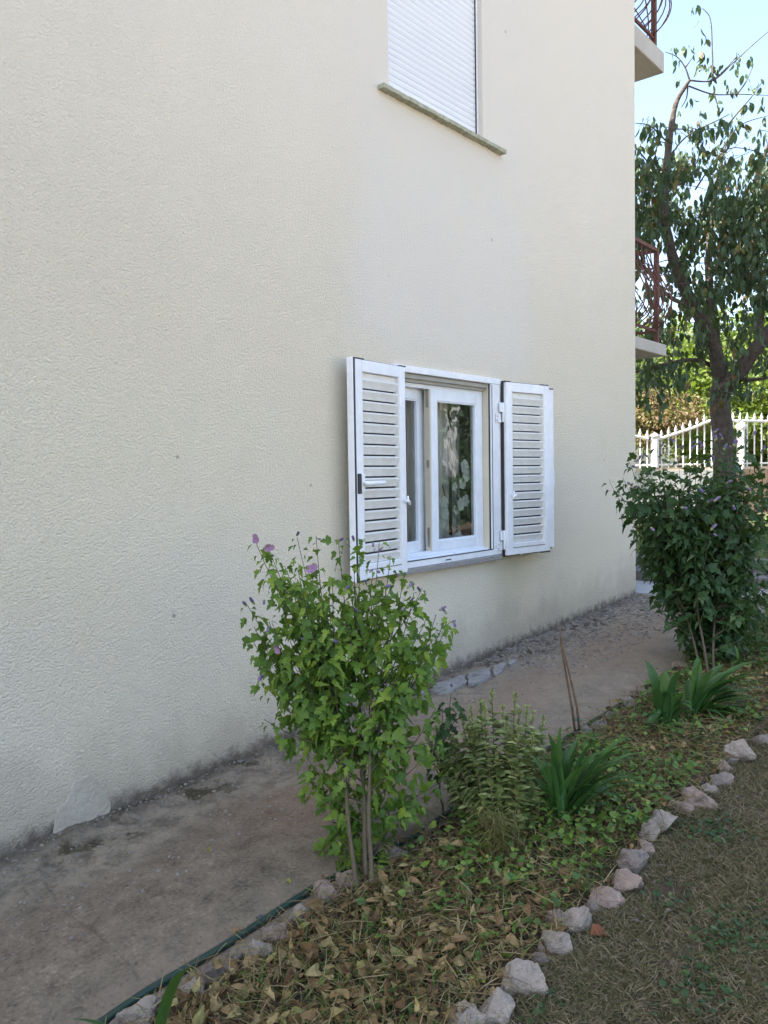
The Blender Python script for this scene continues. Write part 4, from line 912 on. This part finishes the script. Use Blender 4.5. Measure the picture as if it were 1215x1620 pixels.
# green clover patches in the lawn
P_ = []
for px, py, r, k in ((1130,1317,.09,150),(1180,1470,.08,120),(1110,1560,.09,140),(1150,1490,.05,60),(860,1590,.05,30),(1060,1420,.06,30)):
    c = Gd(px, py)
    for i in range(k): P_.append((c.x+random.gauss(0, r), c.y+random.gauss(0, r*.6), c.z+random.uniform(.004, .025)))
P_ = np.array(P_); n = len(P_); V, F = scatter(HEART[0], HEART[1], P_, flat_frames(n, .4), rng.uniform(.010, .022, n)); np_obj('clover', V, F, L_dark, kind='stuff', label='small dark green clover patches in the dry lawn', cat='weeds')
# fallen leaf on the lawn
c = Gd(936, 1487); V, F = scatter(CURL[0], CURL[1], [(c.x, c.y, c.z+.015)], frames([(.8, -.5, .05)], [(0, -.3, 1)]), np.array([.075])); np_obj('fallen_leaf', V, F, leafmat('red_brown_leaf', [(0, (.22, .07, .03)), (1, (.26, .09, .04))]), label='single red-brown fallen leaf on the lawn beside the round pale stone', cat='leaf')
for px, py, s, col, lab in ((453,1397,.018,(.32,.34,.05),'small yellow leaf lying on the path left of the bright shrub'),(376,1474,.016,(.36,.20,.09),'small orange-brown leaf lying on the path beside the hose'),(414,1457,.02,(.09,.08,.22),'dark violet petal lying on the path against the hose'),(513,1391,.018,(.30,.16,.10),'curled brown leaf on the path where the hose meets the pinkish stone'),(328,1347,.018,(.30,.22,.05),'tiny ochre leaf in the middle of the path')):
    c = Gd(px, py); V, F = scatter(CURL[0], CURL[1], [(c.x, c.y, c.z+.012)], frames([tuple(runit()*Vector((1, 1, 0)))], [(0, -.2, 1)]), np.array([s*1.3])); np_obj('fallen_leaf' if 'petal' not in lab else 'fallen_petal', V, F, leafmat('fallen', [(0, col), (1, col)]), label=lab, cat='leaf' if 'petal' not in lab else 'petal')
# rubble / grit by the wall
ico = bmesh.new(); bmesh.ops.create_icosphere(ico, subdivisions=1, radius=1); IV = [tuple(v.co) for v in ico.verts]; IF = [tuple(v.index for v in f.verts) for f in ico.faces]; ico.free()
IV = [(a*random.uniform(.8, 1.25), b_*random.uniform(.8, 1.25), c_*random.uniform(.6, 1.1)) for a, b_, c_ in IV]
n = 6000; x = rng.uniform(1.0, 7.7, n); y = -rng.random(n)**2.2*.75-.01; pr = np.where(x > 4.9, 1, .35); keep = rng.random(n) < pr; x, y = x[keep], y[keep]; n = len(x)
V, F = scatter(IV, IF, np.stack([x, y, path_z(x, y)+.001], 1), flat_frames(n, .5), np.stack([rng.uniform(.002, .009, n)*(1+(x > 5)*.9)]*3, 1)*np.array([1, 1.2, .6])); np_obj('rubble', V, F, simple('rubble', (.21, .19, .165), .95, .45, 25), kind='stuff', label='crumbled concrete grit along the foot of the wall', cat='rubble')
n = 26; x = rng.uniform(4.9, 7.5, n); y = -rng.random(n)**1.5*.3-.02
V, F = scatter(IV, IF, np.stack([x, y, path_z(x, y)+.004], 1), flat_frames(n, .5), rng.uniform(.015, .04, n)[:, None]*np.array([1, 1.3, .5])); np_obj('rubble', V, F, simple('rubble_dark', (.12, .10, .085), .95, .4, 25), kind='stuff', label='darker broken mortar lumps at the foot of the wall towards the corner', cat='rubble')
# small stones sprinkled at lawn edge
n = 60; x = rng.uniform(1.5, 4, n); y = rng.uniform(-2.25, -2.05, n); V, F = scatter(IV, IF, np.stack([x, y, gzv(x)+.006], 1), flat_frames(n, .4), rng.uniform(.003, .008, n)); np_obj('pebbles', V, F, M_block, kind='stuff', label='small pebbles scattered on the bare lawn edge', cat='pebbles')

# ------------------------------------------------------------------ the tree
TD = 11.0
tb = Gd(1144, 872); tb = Dp(1144, 860, TD); tb.z = gz(tb.x)-.05
tree = empty('fruit_tree', tb, label='old fruit tree with forked trunk and drooping dark leaves beyond the house corner', cat='tree')
def limb(pts, r0, r1, name='limb', dz=0, n=9):
    q_ = [Dp(x, y, TD+(d[0] if d else 0)) for x, y, *d in pts]; c = catmull(q_, 5); m = len(c)
    rad = [(r0+(r1-r0)*i/(m-1))*(1+.07*math.sin(i*1.7)) for i in range(m)]; b = MB(); b.tube(c, rad, n); o = local_build(b, name, M_bark, tree); return c
tr = catmull([tb, Dp(1146, 780, TD), Dp(1145, 700, TD), Dp(1140, 655, TD), Dp(1139, 612, TD)], 5)
b = MB(); b.tube(tr, [.19, .17, .16]+[.145-.001*i for i in range(len(tr)-3)], 12); local_build(b, 'trunk', M_bark, tree)
segs = []
segs += limb([(1139,625),(1136,575,-.1),(1118,518,-.2),(1096,482,-.2),(1078,445,-.3),(1062,400,-.4),(1050,340,-.5),(1052,290,-.5),(1056,248,-.5),(1063,195,-.5),(1071,160,-.5),(1091,127,-.5)], .105, .022)
segs += limb([(1138,590,.1),(1130,530,.3),(1122,450,.5),(1122,380,.6),(1130,310,.7),(1145,240,.7)], .08, .02)
segs += limb([(1138,622,-.05),(1162,598,-.2),(1188,562,-.3),(1215,528,-.4),(1260,470,-.4),(1300,380,-.3)], .115, .06)
segs += limb([(1132,582,.1),(1105,570,.1),(1070,572,0),(1030,582,-.1),(1000,590,-.1)], .035, .012)
segs += limb([(1200,545,-.3),(1205,460,.3),(1190,380,.5),(1195,300,.6),(1215,230,.6)], .05, .02)
segs += limb([(1100,486,-.2),(1060,470,.2),(1025,430,.4),(1000,400,.4)], .035, .012)
segs += limb([(1165,600,-.2),(1200,600,-.5),(1240,590,-.6)], .03, .012)
tw1 = []
for pts in ([(1091,127),(1084,107),(1071,90),(1052,82)],[(1091,127),(1128,127),(1159,100),(1190,72),(1220,46)],[(1090,136),(1128,149),(1170,149),(1220,151)],[(1128,127),(1127,84),(1124,31),(1111,13)],[(1166,149),(1180,130),(1191,105)],[(1056,254),(1086,216),(1138,189),(1155,180)],[(1151,199),(1170,175),(1191,151),(1208,126)],[(1140,240),(1170,199),(1215,183)],[(1088,136),(1086,155),(1078,170)],[(1084,107),(1095,92)],[(1130,150),(1138,175)],[(1060,230),(1030,200),(1005,195)],[(1100,300),(1150,236),(1215,245)],[(1050,300),(1020,250),(1000,230)],[(1128,127),(1145,112),(1165,90)]):
    tw1 += limb([(x, y, -.5) for x, y in pts], .012, .004, 'branch', n=5)
    segs += []
P, Dd, N, S = [], [], [], []; twm = MB()
def clump(p, k, sz=.095, sp=.07):
    for i in range(k):
        o = runit()*sp*random.random()**.5; o.z *= 1.3; P.append(p+o); Dd.append(Vector((random.gauss(0, .3), random.gauss(0, .3), -1))); N.append(runit()+Vector((0, 0, .3))); S.append(sz*random.uniform(.7, 1.25))
# leaves hanging on the high twigs
for px, py, k in ((1098,12,3),(1109,40,2),(1115,60,3),(1088,70,2),(1066,78,3),(1073,95,3),(1100,80,3),(1107,84,3),(1118,95,4),(1103,103,3),(1120,110,5),(1137,104,4),(1168,88,4),(1164,105,3),(1189,98,3),(1180,118,2),(1073,128,3),(1152,132,2),(1161,139,3),(1191,135,3),(1095,160,4),(1124,125,3),(1128,143,3),(1140,165,4),(1115,178,3),(1077,178,2),(1178,170,4),(1190,165,2),(1205,130,2),(1208,160,3),(1142,195,6),(1168,190,5),(1182,205,4),(1200,218,4),(1130,210,4),(1095,205,4),(1110,205,4),(1150,215,5),(1125,235,4),(1165,250,4),(1190,250,4),(1200,270,4),(1145,262,3),(1035,200,3),(1020,210,4)):
    clump(Dp(px, py, TD-.5+random.uniform(-.2, .2)), k+1, .105, .06)
# crown
cells = []
nn_ = 0; cand = []
while nn_ < 1100:
    px = random.uniform(995, 1330); py = random.uniform(195, 640)
    hole = vnoise(np.array(px/22.), np.array(py/22.), 5)
    dens = 1.0
    if 280 < py < 460 and px > 1075: dens = 1.6; hole += .12
    if px < 1085 and 200 < py < 370: dens = 1.5; hole += .1
    if py < 250: dens = .30+.2*(px < 1050)
    if py > 480: dens = .55
    if py > 560: dens = .35
    if 1085 < px < 1125 and 275 < py < 325: dens = .06
    if 1130 < px < 1215 and 215 < py < 300: dens *= .45
    if 1005 < px < 1030 and 400 < py < 520: dens *= .3
    if 1005 < px < 1085 and 370 < py < 520: dens *= .5
    if 1140 < px < 1200 and 455 < py < 560: dens *= .3
    if 1080 < px < 1110 and 490 < py < 540: dens *= .1
    if hole < .42: dens *= .08
    if random.random() > dens: continue
    cand.append(Dp(px, py, TD+random.uniform(-1.2, 1.6))); nn_ += 1
nodes = np.array([tuple(q) for q in segs]); main = nodes.copy()
dmin = [np.min(np.linalg.norm(main-np.array(c), axis=1)) for c in cand]
for k in np.argsort(dmin):
    p = cand[k]; dd = np.linalg.norm(nodes-np.array(p), axis=1)+.25*(nodes[:, 2] > p.z+.1); j = int(np.argmin(dd)); near = Vector(nodes[j]); L_ = (p-near).length
    if L_ > 1.0: continue
    m_ = near.lerp(p, .5)+Vector((random.uniform(-.06, .06), random.uniform(-.06, .06), .10*L_)); pts = bez(near, m_, p, 5); r0 = .010 if dmin[k] < .5 else .006
    twm.tube(pts, [r0*(1-.13*i) for i in range(6)], 4, False); nodes = np.vstack([nodes, [tuple(q) for q in pts[2:]]]); clump(p, random.randint(6, 11), .112, .15)
o = local_build(twm, 'twigs', M_bark, tree); o['kind'] = 'stuff'
leaves_on(tree, P, Dd, N, S, [LANC, LANC2, OVAL], L_tree, stuff='foliage')

# ------------------------------------------------------------------ fence, wall and trees beyond
FA, FB, FC = Dp(985, 720, 15.6), Dp(1145, 720, 15.9), Dp(1330, 720, 16.6)
for P_ in (FA, FB, FC): P_.z = 0
def zat(px, py, P): # height of the picture line at the ground position P
    d = (P-CAM).dot(FW); return Dp(px, py, d).z
wallz = zat(1190, 742, Dp(1190, 742, 16.1))
def seg_box(b, A, B, th, z0, z1):
    d = (B-A).normalized(); s = Vector((-d.y, d.x, 0))*th/2; vs = [A-s, B-s, B+s, A+s]; b.add([Vector((v.x, v.y, z0)) for v in vs]+[Vector((v.x, v.y, z1)) for v in vs], [(0,3,2,1),(4,5,6,7),(0,1,5,4),(1,2,6,5),(2,3,7,6),(3,0,4,7)])
gw = empty('garden_wall', FA, label='low rendered garden wall under the white iron fence', cat='wall')
b = MB(); seg_box(b, FA, FB, .22, .4, wallz); local_build(b, 'wall_base', simple('white_render', (.70, .69, .64), .9, .1, 3), gw)
b = MB(); seg_box(b, FB, FC, .22, .4, wallz); local_build(b, 'wall_base', simple('orange_render', (.42, .29, .19), .9, .12, 3), gw)
b = MB(); seg_box(b, FA, FC, .30, wallz, wallz+.05); local_build(b, 'coping', simple('coping', (.62, .50, .38), .9, .1, 3), gw)
fe = empty('iron_fence', FA, label='white iron fence with pointed pickets and a swooping top rail behind the tree', cat='fence')
def top_px(px):
    pts = [(985,688),(1005,690),(1036,697),(1070,686),(1100,676),(1122,666),(1145,663),(1160,666),(1215,667),(1330,668)]
    for (a, ya), (c, yc) in zip(pts, pts[1:]):
        if a <= px <= c: return ya+(yc-ya)*(px-a)/(c-a)
    return 667
def fpos(px):
    # point of the fence line seen at column px
    r = ray(px, 720); 
    for A, B in ((FA, FB), (FB, FC)):
        d = B-A; den = r.x*d.y-r.y*d.x; t = ((A.x-CAM.x)*d.y-(A.y-CAM.y)*d.x)/den; P = CAM+r*t; s = (Vector((P.x, P.y, 0))-A).dot(d)/d.length_squared
        if -.02 <= s <= 1.0: return Vector((P.x, P.y, 0))
    return Vector((P.x, P.y, 0))
px = 990; rp = []
while px < 1325:
    P_ = fpos(px); zt_ = zat(px, top_px(px), P_); rp.append(Vector((P_.x, P_.y, zt_)))
    b = MB(); b.box(P_.x-.011, P_.x+.011, P_.y-.011, P_.y+.011, wallz+.05, zt_+.06); b.add([(P_.x-.03, P_.y-.01, zt_+.06), (P_.x+.03, P_.y+.01, zt_+.06), (P_.x, P_.y, zt_+.17), (P_.x, P_.y, zt_+.03), (P_.x+.01, P_.y-.03, zt_+.06), (P_.x-.01, P_.y+.03, zt_+.06)], [(0, 2, 3), (3, 2, 1), (4, 2, 3), (3, 2, 5)])
    local_build(b, 'picket', M_fence, fe); px += 11.3
b = MB(); b.tube([p+Vector((0, 0, .0)) for p in rp], .028, 6); local_build(b, 'top_rail', M_fence, fe)
b = MB(); b.tube([Vector((p.x, p.y, wallz+.11)) for p in rp], .016, 6); local_build(b, 'bottom_rail', M_fence, fe)
for px in (1036, 1172):
    P_ = fpos(px); b = MB(); zz = zat(px, top_px(px), P_); b.box(P_.x-.06, P_.x+.06, P_.y-.06, P_.y+.06, .4, zz+(.05 if px == 1036 else -.2)); b.tube([(P_.x, P_.y, zz+(.04 if px == 1036 else -.22)), (P_.x, P_.y, zz+(.08 if px == 1036 else -.1)), (P_.x, P_.y, zz+(.14 if px == 1036 else 0))], [.05, .11, .02], 10); local_build(b, 'post', M_fence, fe)

def crown_leaves(c, rad, n, size, seed):
    rr = np.random.default_rng(seed); k = max(8, n//110); cc = rr.normal(0, 1, (k, 3)); cc /= np.linalg.norm(cc, axis=1, keepdims=True); cc *= rr.uniform(.35, 1.0, (k, 1)); cc *= np.array(rad); ids = rr.integers(0, k, n)
    off = rr.normal(0, 1, (n, 3)); off /= np.linalg.norm(off, axis=1, keepdims=True); off *= rr.uniform(.3, 1, (n, 1))**.5*np.array(rad)*.30
    p = cc[ids]+off+np.array(c); d = off+rr.normal(0, .3, (n, 3))*np.array(rad)*.3; d[:, 2] -= .2; nn = rr.normal(0, .6, (n, 3)); nn[:, 2] += 1; return p, frames(d, nn), rr.uniform(.6, 1.3, n)*size
QUADL = ([(0, 0, 0), (.32, .35, .06), (.25, .75, .02), (0, 1, -.08), (-.25, .75, .02), (-.32, .35, .06)], [(0, 1, 2, 3), (0, 3, 4, 5)])
def bgtree(px, pyc, depth, rad, n, size, mat, name, label, cat, seed, trunkr=.09):
    c = Dp(px, pyc, depth); g = Vector((c.x, c.y, gz(min(c.x, 17.5)))); root = empty(name, g, label=label, cat=cat)
    p, Mx, s = crown_leaves(c, rad, n, size, seed); V, F = scatter(QUADL[0], QUADL[1], p-np.array(g), Mx, s); np_obj('crown', V, F, mat, root, kind='stuff')
    b = MB(); rr = random.Random(seed); b.tube([g-Vector((0, 0, .2)), g.lerp(c, .5)+Vector((.1, 0, 0)), c+Vector((0, 0, rad[2]*.5))], [trunkr, trunkr*.8, trunkr*.3], 8)
    for k in range(9):
        t = c+Vector((rr.uniform(-.7, .7)*rad[0], rr.uniform(-.7, .7)*rad[1], rr.uniform(-.3, .8)*rad[2])); s0 = g.lerp(c, rr.uniform(.5, 1)); b.tube([s0, s0.lerp(t, .5)+Vector((0, 0, .1)), t], [trunkr*.4, trunkr*.25, trunkr*.08], 5)
    local_build(b, 'trunk', M_bark, root)
bgtree(1175, 590, 21, (2.0, 2.0, 1.9), 9000, .16, L_bgl, 'leafy_tree', 'sunlit yellow-green tree behind the fence right of the fork of the old trunk', 'tree', 1)
bgtree(1075, 600, 24, (1.5, 1.5, 1.7), 7000, .14, L_bgm, 'leafy_tree', 'olive green tree behind the fence left of the old trunk', 'tree', 2)
bgtree(1235, 640, 19, (1.3, 1.5, 1.3), 5000, .14, L_bgl, 'leafy_tree', 'bright green tree behind the fence at the right edge of the photo', 'tree', 3)
bgtree(1040, 655, 17.8, (1.1, .9, .62), 6000, .075, L_bgb, 'brown_bush', 'rusty brown and green bush behind the low part of the fence', 'bush', 4)
bgtree(1120, 680, 19, (1.0, .9, .7), 4000, .11, L_bgl, 'green_bush', 'small bright green bush behind the fence beside the tree trunk', 'bush', 5)
bgtree(990, 600, 27, (2.6, 2.2, 2.0), 7000, .17, L_bgm, 'leafy_tree', 'grey-green tree farthest left behind the fence at the house corner', 'tree', 6)
bgtree(1200, 700, 21, (1.6, 1.2, 1.0), 5000, .13, L_bgm, 'green_bush', 'shady green bush seen through the fence pickets at the right', 'bush', 8)
bgtree(1120, 640, 34, (6, 3, 2.3), 12000, .25, L_bgm, 'hedge', 'distant green hedge of trees closing the view behind the fence', 'hedge', 9)
# bank of grass past the kerbs
n = 9000; x = rng.uniform(9.4, 15.4, n); y = rng.uniform(-2.0, 6, n); a = rng.uniform(0, 2*np.pi, n)
V, F = scatter(blade[0], blade[1], np.stack([x, y, gzv(x)-.045], 1), frames(np.stack([np.cos(a)*.5, np.sin(a)*.5, np.ones(n)], 1), np.stack([np.cos(a), np.sin(a), np.zeros(n)], 1)), np.stack([rng.uniform(.008, .016, n), rng.uniform(.08, .2, n), np.full(n, .2)], 1)); np_obj('bank_grass', V, F, L_weed, kind='stuff', label='green grass behind the stone kerbs past the house corner', cat='grass')

# ------------------------------------------------------------------ across the garden (seen mirrored in the panes)
nb = empty('neighbour_house', (15, -9, .3), label='white neighbouring house across the garden, mirrored in the window pane', cat='house')
b = MB(); b.box(12.0, 16.75, -15, -8.2, -.5, 5.2); local_build(b, 'wall', simple('white_wall', (.74, .73, .70), .9, .05, 2), nb)
b = MB(); b.add([(11.6, -15.4, 5.2), (17.1, -15.4, 5.2), (17.1, -7.8, 5.2), (11.6, -7.8, 5.2), (14.4, -11.6, 7.0)], [(3, 2, 1, 0), (0, 1, 4), (1, 2, 4), (2, 3, 4), (3, 0, 4)]); local_build(b, 'roof', M_roof, nb)
for xx in (12.6, 14.2): b = MB(); b.box(xx, xx+1.1, -8.21, -8.16, 1.9, 3.1); local_build(b, 'window', M_black, nb)
def refl_tree(cx, cy, cz, rad, n, mat, label, seed):
    g = Vector((cx, cy, gz(min(cx, 17.5)))); root = empty('leafy_tree', g, label=label, cat='tree'); c = Vector((cx, cy, cz)); p, Mx, s = crown_leaves(c, rad, n, .15, seed); V, F = scatter(QUADL[0], QUADL[1], p-np.array(g), Mx, s); np_obj('crown', V, F, mat, root, kind='stuff')
    b = MB(); b.tube([g, c], [.13, .06], 8); local_build(b, 'trunk', M_bark, root)
refl_tree(13.6, -6.5, 4.1, (1.5, 1.4, 1.5), 3000, L_dark, 'garden tree mirrored in the window pane, in front of the white neighbouring house', 21)
refl_tree(19.5, -9.0, 2.6, (2.3, 2.0, 2.6), 8000, L_dark, 'dark tree beside the white neighbouring house, mirrored in the window pane', 23)
hg = empty('hedge', (14, -5.9, .6), label='clipped dark hedge in front of the white neighbouring house', cat='hedge')
n = 14000; pp = np.stack([rng.uniform(7.5, 17, n), rng.uniform(-6.2, -5.6, n), rng.uniform(.3, 1.45, n)*1.0], 1); fr = flat_frames(n, 1.0); V, F = scatter(QUADL[0], QUADL[1], pp-np.array((14, -5.9, .6)), fr, rng.uniform(.06, .13, n)); np_obj('crown', V, F, L_dark, hg, kind='stuff')
